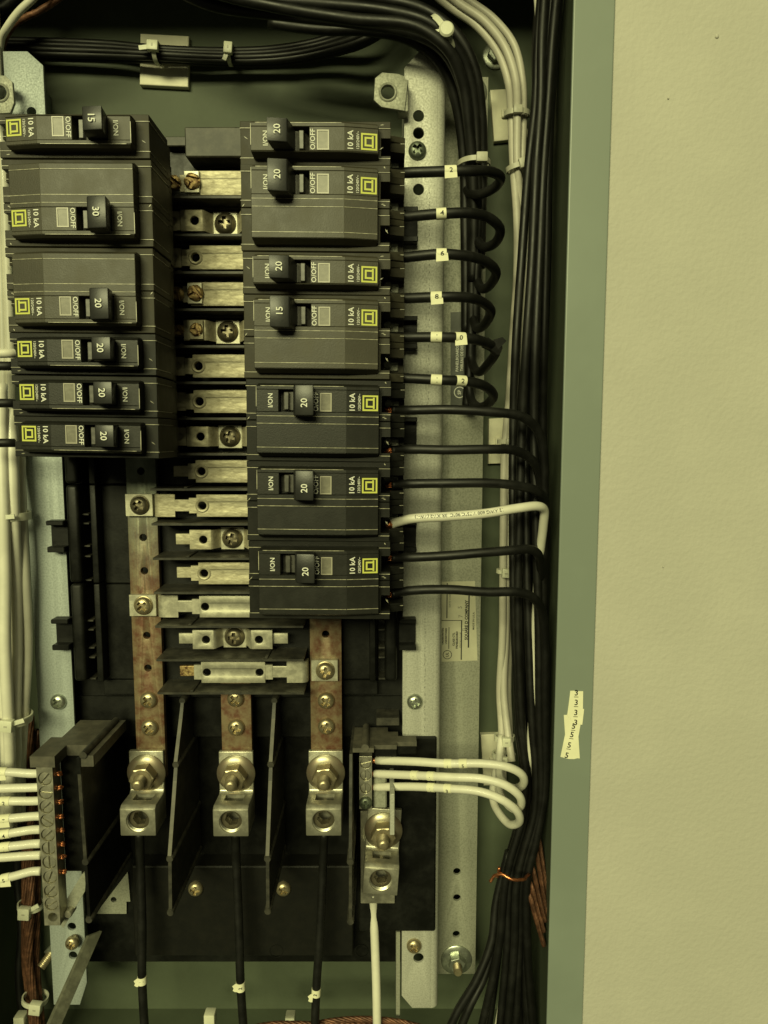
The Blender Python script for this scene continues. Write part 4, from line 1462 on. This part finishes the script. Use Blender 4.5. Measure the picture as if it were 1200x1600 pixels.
# grey-white bundle of three
W3 = [[(655, -30, 30), (700, 8, 32), (745, 40, 34), (778, 82, 34), (795, 130, 34), (799, 180, 30), (802, 255, 32), (808, 340, 30), (808, 430, 30), (802, 520, 28), (796, 620, 28), (789, 700, 28), (787, 800, 30), (786, 900, 30), (785, 1000, 28), (781, 1080, 28), (784, 1140, 32), (783, 1200, 40), (786, 1225, 52)],
      [(672, -34, 34), (716, 4, 36), (758, 34, 38), (789, 74, 38), (806, 126, 38), (808, 180, 34), (808, 255, 34), (814, 340, 28), (815, 430, 26), (808, 520, 25), (800, 620, 25), (796, 700, 30), (796, 800, 28), (793, 900, 28), (790, 1000, 26), (787, 1080, 30), (793, 1140, 36), (800, 1190, 44)],
      [(690, -36, 30), (732, 0, 32), (772, 30, 34), (803, 70, 34), (816, 124, 34), (818, 180, 30), (816, 255, 31), (820, 340, 22), (820, 430, 20), (812, 520, 20), (806, 620, 20), (800, 700, 20), (798, 800, 20), (797, 900, 22), (796, 1000, 20), (794, 1080, 22), (797, 1150, 30)]]
for i, p in enumerate(W3):
    wire('pale grey neutral wire tied in the bundle of three beside the galvanized strap', p, 2.35 if i < 2 else 2.1, 'wire_grey', group='pale wires in the bundle of three', n=12)

# three white wires landing on the short neutral bar
WN = [([(589, 1188, 66), (650, 1190, 80), (700, 1193, 86), (755, 1193, 90), (795, 1199, 92), (815, 1210, 90), (818, 1224, 84), (806, 1232, 76), (790, 1226, 66), (780, 1208, 52), (783, 1150, 36)], [('5', 727), (';', 704)], 'uppermost'),
      ([(586, 1209, 66), (640, 1211, 76), (700, 1214, 86), (755, 1217, 91), (790, 1227, 93), (811, 1243, 92), (814, 1258, 86), (803, 1264, 78), (789, 1252, 66), (780, 1230, 52), (784, 1160, 36)], [('1', 656), ('1', 681)], 'middle'),
      ([(586, 1230, 66), (640, 1229, 76), (700, 1232, 86), (750, 1237, 91), (785, 1250, 93), (808, 1268, 91), (811, 1284, 84), (797, 1288, 76), (781, 1272, 66), (770, 1245, 52), (782, 1165, 34)], [('1', 682), ('3', 705)], 'lowest')]
for p, mk, w in WN:
    o, path = wire('white neutral wire with number markers, %s of three on the short bar' % w, p, 2.25, 'wire_white', n=14)
    for s, px in mk:
        marker(o, path, arclen(path, px), 4.6, 2.25, [(s, 0, -12)], 2.8)
    finish(tube([P(578, p[0][1], 65), P(590, p[0][1], 66.5)], 1.5, 10, lobes=5, twist=.5), 'copper_end', M['copper'], o, True)

# left: stack of white neutral wires
LWB = [[(-18, 560, 62), (-8, 700, 64), (-6, 800, 66), (-2, 900, 66), (2, 1010, 68), (8, 1118, 72), (10, 1200, 66), (8, 1300, 50)],
       [(2, 600, 68), (4, 700, 70), (6, 800, 74), (8, 900, 74), (8, 1010, 76), (13, 1118, 78), (16, 1200, 70), (14, 1300, 50)],
       [(18, 640, 64), (20, 720, 68), (22, 800, 70), (25, 900, 66), (26, 1010, 66), (24, 1118, 72), (26, 1200, 60), (26, 1280, 44)],
       [(28, 640, 56), (31, 720, 58), (32, 800, 62), (38, 900, 62), (42, 1010, 60), (36, 1118, 66), (32, 1200, 54), (32, 1280, 40)],
       [(34, 640, 40), (36, 720, 42), (37, 800, 48), (40, 900, 46), (40, 1010, 44), (32, 1118, 54), (34, 1200, 44)],
       [(10, 640, 56), (12, 720, 58), (12, 800, 60), (16, 900, 58), (18, 1010, 56), (20, 1118, 60), (22, 1200, 50), (20, 1300, 36)]]
for i, p in enumerate(LWB):
    wire('white neutral wire in the upright tied stack beside the plain rail', p, 3.1 if i < 4 else 2.6, 'wire_white', group='white wires in the upright stack', n=14)
LY = [1208, 1230, 1251, 1275, 1296, 1318, 1336, 1361]
LE = [1206, 1232, 1252, 1280, 1304, 1324, 1340, 1374]
LT = ['1', '', '2', '7', '4', '1', '', '5']
for i in range(8):
    p = [(-60, LE[i] + (LE[i] - LY[i]) * .8, 90), (-20, LE[i] + (LE[i] - LY[i]) * .3, 91), (20, LE[i] - (LE[i] - LY[i]) * .35, 91), (50, LY[i] + .6, 90), (64, LY[i], 90)]
    o, path = wire('white neutral wire entering the long bar at its %s screw' % ORD[i], p, 2.25, 'wire_white', group='white wires on the long neutral bar', n=14)
    if LT[i]:
        marker(o, path, arclen(path, 9 if i not in (0,) else 8), 5.5, 2.25, [(LT[i], 0, -5)], 3.0, flag=1.8 if i in (0, 3, 7) else None)
# left stubs feeding the outer breakers
for (y, yl, m) in ((552, 548, 'wire_white'), (572, 574, 'wire_black'), (630, 632, 'wire_black'), (692, 690, 'wire_black')):
    wire('%s wire stub entering the outer end of a breaker in the column of six' % ('white' if 'white' in m else 'black'), [(-40, yl, 96), (-10, y, 95), (14, y, 93), (22, y, 91)], 2.3, m, group='wire stubs at the column of six', n=10)
# pale wires behind the outer ends of the left breakers
for i, x in enumerate((-26, -14, -4, 6)):
    wire('pale wire rising behind the outer ends of the column of six breakers', [(x - 16, -20, 50), (x - 10, 120, 46), (x, 260, 44), (x + 6, 420, 42), (x + 10, 560, 42), (x + 12, 700, 42)], 2.6, 'wire_white', group='pale wires behind the column of six', n=10)

# top-left loose pair
wire('white wire curving out of the cabinet corner above the plain rail', [(80, -40, 60), (55, -6, 60), (30, 18, 58), (12, 42, 54), (2, 62, 48), (-2, 110, 40), (-4, 180, 36)], 1.9, 'wire_white')
wire('bare copper wire curving out of the cabinet corner above the plain rail', [(120, -30, 52), (92, -2, 52), (60, 18, 50), (38, 28, 48), (18, 44, 44), (4, 72, 40), (-2, 140, 36)], 1.5, 'copper_old', lobes=6, twist=.5)
for p in ([(-40, 30, 30), (0, 16, 34), (30, -10, 36), (50, -40, 36)], [(-40, 52, 24), (10, 28, 30), (40, -2, 32), (66, -40, 32)]):
    wire('black wire tucked into the cabinet corner behind the copper wire', p, 2.8, 'wire_black', group='black wires in the corner')

# bare copper ground cables
def stranded(label, pts, r, pitch, m, name, cat, group=None, n=7, per=12):
    path = spline([P(*p) for p in pts], per)
    bm = bmesh.new()
    acc = [0.0]
    for a, b in zip(path, path[1:]):
        acc.append(acc[-1] + (b - a).length)
    ph0 = random.uniform(0, 6)
    for k in range(n):
        sub = []
        for i, p in enumerate(path):
            t = (path[min(i + 1, len(path) - 1)] - path[max(i - 1, 0)]).normalized()
            u = (Vector((0, -1, 0)) - t * Vector((0, -1, 0)).dot(t)).normalized()
            v = t.cross(u)
            a = ph0 + 2 * math.pi * k / n + 2 * math.pi * acc[i] / pitch + .12 * math.sin(acc[i] / 9 + k)
            sub.append(p + (u * math.cos(a) + v * math.sin(a)) * r * .66)
        join(bm, tube(sub, r * .40, 6))
    o = finish(bm, name, M[m], None, True)
    tag(o, label, cat, group)
    return o


GC = [[(36, 1120, 30), (38, 1220, 32), (40, 1320, 34), (40, 1415, 40), (40, 1500, 42), (48, 1570, 44), (56, 1640, 46)],
      [(47, 1120, 34), (48, 1220, 36), (48, 1320, 40), (48, 1415, 46), (45, 1500, 48), (54, 1565, 50), (62, 1640, 50)],
      [(58, 1140, 30), (57, 1230, 32), (58, 1330, 34), (57, 1415, 40), (56, 1500, 42), (60, 1560, 46), (70, 1640, 46)]]
for p in GC:
    stranded('bare stranded copper ground cable tied in the bundle below the long neutral bar', p, 2.35, 95, 'copper_old', 'ground_cable', 'cable', 'copper ground cables')
wire('black wire lying behind the copper ground cables', [(30, 1130, 16), (26, 1250, 16), (28, 1380, 18), (34, 1450, 24), (30, 1530, 30), (44, 1640, 36)], 2.6, 'wire_black')
RC = [[(822, 1270, 58), (838, 1298, 62), (848, 1350, 66), (858, 1430, 68)], [(822, 1306, 60), (835, 1322, 66), (844, 1366, 68), (854, 1430, 70)],
      [(818, 1338, 62), (830, 1352, 68), (841, 1396, 70), (852, 1440, 72)], [(816, 1366, 62), (828, 1379, 70), (839, 1418, 72), (850, 1456, 74)], [(814, 1384, 64), (826, 1396, 72), (836, 1430, 74), (850, 1478, 76)]]
for p in RC:
    stranded('short stranded copper pigtail leaving the thick bundle towards the side wall', p, 1.35, 16, 'copper_old', 'copper_pigtail', 'wire', 'copper pigtails beside the side wall', per=16)
for p in ([(470, 1606, 60), (520, 1596, 58), (570, 1593, 56), (620, 1597, 56), (680, 1612, 56)], [(380, 1610, 60), (430, 1601, 60), (500, 1602, 60), (580, 1604, 58), (660, 1616, 58)]):
    stranded('bare copper cable lying along the cabinet bottom', p, 1.9, 24, 'copper_old', 'ground_cable', 'cable', 'copper cables along the bottom', per=14)
wire('bright twisted copper wire cinched round the thick black bundle', [(766, 1378, 84), (772, 1369, 84), (784, 1366, 86), (800, 1374, 88), (818, 1374, 86), (822, 1370, 80), (828, 1364, 70), (824, 1358, 50), (800, 1358, 44), (778, 1366, 60), (778, 1368, 80), (780, 1356, 84)], .85, 'copper', name='copper_tie', n=10, lobes=3, twist=.5)

# three incoming feeders and the incoming neutral
FE = [([(218, 1300, 64), (219, 1340, 60), (222, 1440, 62), (222, 1530, 64), (228, 1640, 66)], '1', 1536, 'first'),
      ([(368, 1300, 64), (369, 1340, 60), (373, 1440, 62), (376, 1540, 64), (383, 1640, 66)], '2', 1544, 'second'),
      ([(507, 1300, 64), (505, 1340, 60), (501, 1440, 62), (494, 1550, 64), (491, 1640, 66)], '3', 1560, 'third')]
for (p, s, y, w), who in zip(FE, ('bar behind the column of six', 'short middle bar', 'bar behind the column of seven')):
    o, path = wire('black feeder wire marked %s below the lug of the %s' % (s, who), p, 2.55, 'wire_black', n=14)
    sl = 0
    for a, b in zip(path, path[1:]):
        if b.z < Z(300, y, 64):
            break
        sl += (b - a).length
    marker(o, path, sl, 5.2, 2.55, [(s, 0, 10)], 3.0, turn=180 if s != '1' else 0)
    c = P(p[3][0], y, 66)
    fl = plate([(c.x - 4.8, c.z - 1.8), (c.x - 4.2, c.z - .4), (c.x - 5, c.z + 1.0), (c.x - 3, c.z + 2.6), (c.x - 1, c.z + 2.6), (c.x - 1, c.z - 2.6), (c.x - 3.6, c.z - 2.6)], 65.6, 65.9)
    finish(fl, 'marker_tail', M['paper'], o)
wire('thick white incoming neutral wire below the tilted lug', [(583, 1396, 54), (584, 1430, 52), (586, 1480, 56), (588, 1540, 60), (590, 1640, 64)], 2.6, 'wire_white', n=14)


# ---------------------------------------------------------------- ties and adhesive mounts
def tie(label, c, rx, rd, ang=0.0, w=2.2, head=(3.2, 3.2, 3.4), hpos=-80, tail=None, m='nylon', vertical=True, group=None, rnd=False):
    """band round a bundle: c = (px, py, d) bundle centre, rx half-width across, rd half-depth, ang = tilt of the band in the picture"""
    p = P(*c)
    t = thing('cable_tie', label, 'cable tie', group, loc=(p.x, p.y, p.z), rot=(0, RAD(ang if vertical else ang + 90), 0))
    n = 28
    bm = bmesh.new()
    rings = []
    for i in range(n):
        a = 2 * math.pi * i / n
        ca, sa = math.cos(a), math.sin(a)
        rings.append([bm.verts.new((rx * ca * k, rd * sa * k, z)) for k, z in ((1, -w / 2), (1.0, w / 2), (1 + .9 / max(rx, rd), w / 2), (1 + .9 / max(rx, rd), -w / 2))])
    for i in range(n):
        a, b = rings[i], rings[(i + 1) % n]
        for j in range(4):
            bm.faces.new((a[j], a[(j + 1) % 4], b[(j + 1) % 4], b[j]))
    finish(bm, 'tie_band', M[m], t, 50)
    a = RAD(hpos)
    hx, hy = rx * math.cos(a), rd * math.sin(a)
    hb = box(-head[0] / 2, head[0] / 2, -head[1] / 2, head[1] / 2, -head[2] / 2, head[2] / 2, .5, 2)
    if rnd:
        hb = lathe([(head[0] / 2, -head[1] / 2), (head[0] / 2, head[1] / 2 - .8), (head[0] / 2 - .8, head[1] / 2), (0, head[1] / 2 + .1)], 22)
    for v in hb.verts:
        v.co += Vector((hx * 1.05, hy * 1.05 - head[1] * .3, 0))
    h = finish(hb, 'tie_head', M[m], t, 40)
    sl = box(-.9, .9, head[1] / 2 - .1, head[1] / 2 + .06, -.5, .5)
    for v in sl.verts:
        v.co += Vector((hx * 1.05, hy * 1.05 - head[1] * .3, 0))
    finish(sl, 'tie_slot', M['nylon_old'], h)
    if tail:
        s = Vector((hx * 1.05, hy * 1.05 - head[1] * .3, 0))
        e = s + Vector(tail)
        side = (e - s).cross(Vector((0, 1, 0))).normalized() * 1.2
        finish(loft([tuple(s + side), tuple(s - side), tuple(e - side), tuple(e + side)], [tuple(s + side + Vector((0, .7, 0))), tuple(s - side + Vector((0, .7, 0))), tuple(e - side + Vector((0, .7, 0))), tuple(e + side + Vector((0, .7, 0)))]), 'tie_tail', M[m], t)
    return t


def mount(label, poly, d=0.0, th=4.0, m='pad'):
    t = thing('adhesive_mount', label, 'tie mount', 'adhesive tie mounts')
    finish(plate(pxpoly(poly, d + th), d + .1, d + th, (), .6), 'pad', M[m], t)
    c = [sum(v) / len(poly) for v in zip(*poly)]
    q = P(c[0], c[1], d + th)
    finish(box(q.x - 3.5, q.x + 3.5, d + th, d + th + 2.2, q.z - 2.6, q.z + 2.6, .8, 2), 'saddle', M[m], t)


mount('square adhesive tie mount behind the level black bundle', [(219, 52), (295, 56), (294, 136), (218, 132)])
mount('adhesive tie mount behind the pale bundle of three, under the upper tie', [(766, 140), (800, 138), (830, 215), (772, 221)])
mount('adhesive tie mount behind the pale bundle of three, half way down the strap', [(764, 654), (800, 652), (800, 724), (763, 725)])
mount('adhesive tie mount where the white wires bend to the short neutral bar', [(751, 1148), (790, 1147), (792, 1226), (756, 1228)])
G = 'nylon cable ties'
tie('aged nylon tie holding the level black bundle to its square mount', (246, 84, 15), 5.2, 7, 0, 2.4, (5.4, 3.4, 6.4), -90, (1.5, 0, -8), 'nylon', True, G).rotation_euler = (0, RAD(90 + 4), 0)
tie('aged nylon tie round the level black bundle clear of any mount', (361, 86, 13), 5.0, 6, 0, 2.2, (6.2, 3.4, 5.0), -90, (6.5, 0, -2), 'nylon', True, G).rotation_euler = (0, RAD(90 + 6), 0)
tie('round-headed nylon tie cinching the black wires at the cabinet corner', (690, 58, 67), 10, 9, 55, 3.0, (7.6, 4, 7.6), -75, (-4.5, .5, -9), 'nylon', True, G, True)
tie('grey nylon tie round the pale bundle of three, on the upper mount', (808, 178, 32), 6.4, 4.5, 0, 2.8, (5, 3, 4.4), -95, None, 'nylon_old', True, G)
tie('grey nylon tie round the pale bundle of three, just below the upper mount', (808, 262, 33), 5.6, 4.8, -14, 2.6, (5.6, 3.4, 5.4), -60, None, 'nylon_old', True, G)
tie('nylon tie round the pale bundle of three at the half-way mount', (792, 690, 29), 5.0, 4.2, 0, 2.6, (4.6, 3, 3.6), -80, None, 'nylon_old', True, G)
tie('nylon tie round the pale bundle of three above the foil label', (790, 893, 29), 4.8, 4.2, 4, 2.4, (4.6, 4, 5.4), -100, None, 'nylon', True, G)
tie('nylon tie where the white wires fan out to the short neutral bar', (788, 1152, 34), 5.4, 5, 0, 3, (5.2, 4, 5.6), -90, None, 'nylon', True, G)
tie('nylon tie lowest on the white wires bending to the short neutral bar', (787, 1180, 38), 6.4, 5, 4, 3, (4.4, 3, 3.4), -100, None, 'nylon', True, G)
tie('yellowed nylon tie higher on the upright stack of white neutral wires', (12, 806, 64), 11, 11, 0, 4.2, (6, 4, 5), -95, (11, .6, 1), 'nylon', True, G)
tie('nylon tie lower on the upright stack of white neutral wires', (18, 1120, 70), 10, 10, 6, 4.2, (6.6, 4.4, 6.6), -70, (8.5, .6, 3.5), 'nylon', True, G)
tie('nylon tie higher on the copper ground cables', (48, 1414, 42), 7, 6, 4, 3, (7, 4, 7.5), -90, (8, .5, 5), 'nylon', True, G)
tie('nylon tie lowest on the copper ground cables', (55, 1560, 48), 7, 6, 8, 3, (7, 4.4, 7), -60, (-6, .5, 0), 'nylon', True, G)
tie('grey nylon tie on the inner black bundle above the first numbered wire', (740, 258, 48), 8.5, 10, 0, 2.6, (6, 3.4, 5), -70, None, 'nylon_old', True, G)

# ---------------------------------------------------------------- odd metal pieces
def bar_between(a, b, w, h, name, label, cat, m):
    """flat steel bar from point a to b: w across (x), h thick"""
    A, B = P(*a), P(*b)
    q = ((-w, 0, 0), (0, -.4, 0), (h, h * .9, -1.0), (h - w, h * .9 + .6, -1.0))
    bm = loft([tuple(A + Vector(v)) for v in q], [tuple(B + Vector(v)) for v in q])
    bevel(bm, .2)
    finish(bm, name, M[m], None, None, (label, cat))


bar_between((139, 1462, 54), (66, 1625, 104), 1.8, 6.0, 'steel_brace', 'flat dull steel brace slanting forward below the long neutral bar', 'brace', 'steel_lever')
p = [(623, 1456, 52), (627, 1590, 52)]
finish(bx(619, 625, 1457, 1592, 30, 50, .2), 'edge_bracket', M['zinc_dull'], None, None, ('thin galvanized bracket edge between the white feed and the holed rail foot', 'bracket'))
# side screw pointing left under the long bar
t = thing('side_bolt', 'threaded bolt sticking out sideways below the long neutral bar', 'bolt')
st = []
a, b = P(80, 1490, 46), P(64, 1512, 52)
finish(tube([a.lerp(b, i / 24) for i in range(25)], lambda u: 2.6 + .28 * math.sin(u * 60), 14), 'bolt_shank', M['brass'], t, True)
finish(tube([P(84, 1484, 44), P(78, 1492, 47)], 4.3, 6), 'hex_nut', M['steel_screw'], t)
t = thing('corner_bolt', 'hex bolt head on the cabinet back behind the pale bundle of three', 'bolt')
c = P(776, 82, 4)
finish(lathe([(8, 0), (8, 1), (7.4, 1.4), (3, 1.5)], 26, c.x, c.z), 'washer', M['steel_screw'], t, 40)
finish(plate(circle(c.x, c.z, 5.4, 6, .2), 1.3, 6, (), .6), 'hex_head', M['steel_screw'], t)
for px, py, r in ((327, 1592, 3.4), (30, 1596, 3.4), (453, 1596, 3)):
    c = P(px, py, 46)
    b = box(c.x - r, c.x + r, 40, 47, c.z - 6, c.z + 3, .8, 2)
    finish(b, 'nylon_stud', M['nylon'], None, 40, ('small white nylon stud standing on the cabinet bottom', 'stud', 'white studs on the cabinet bottom'))
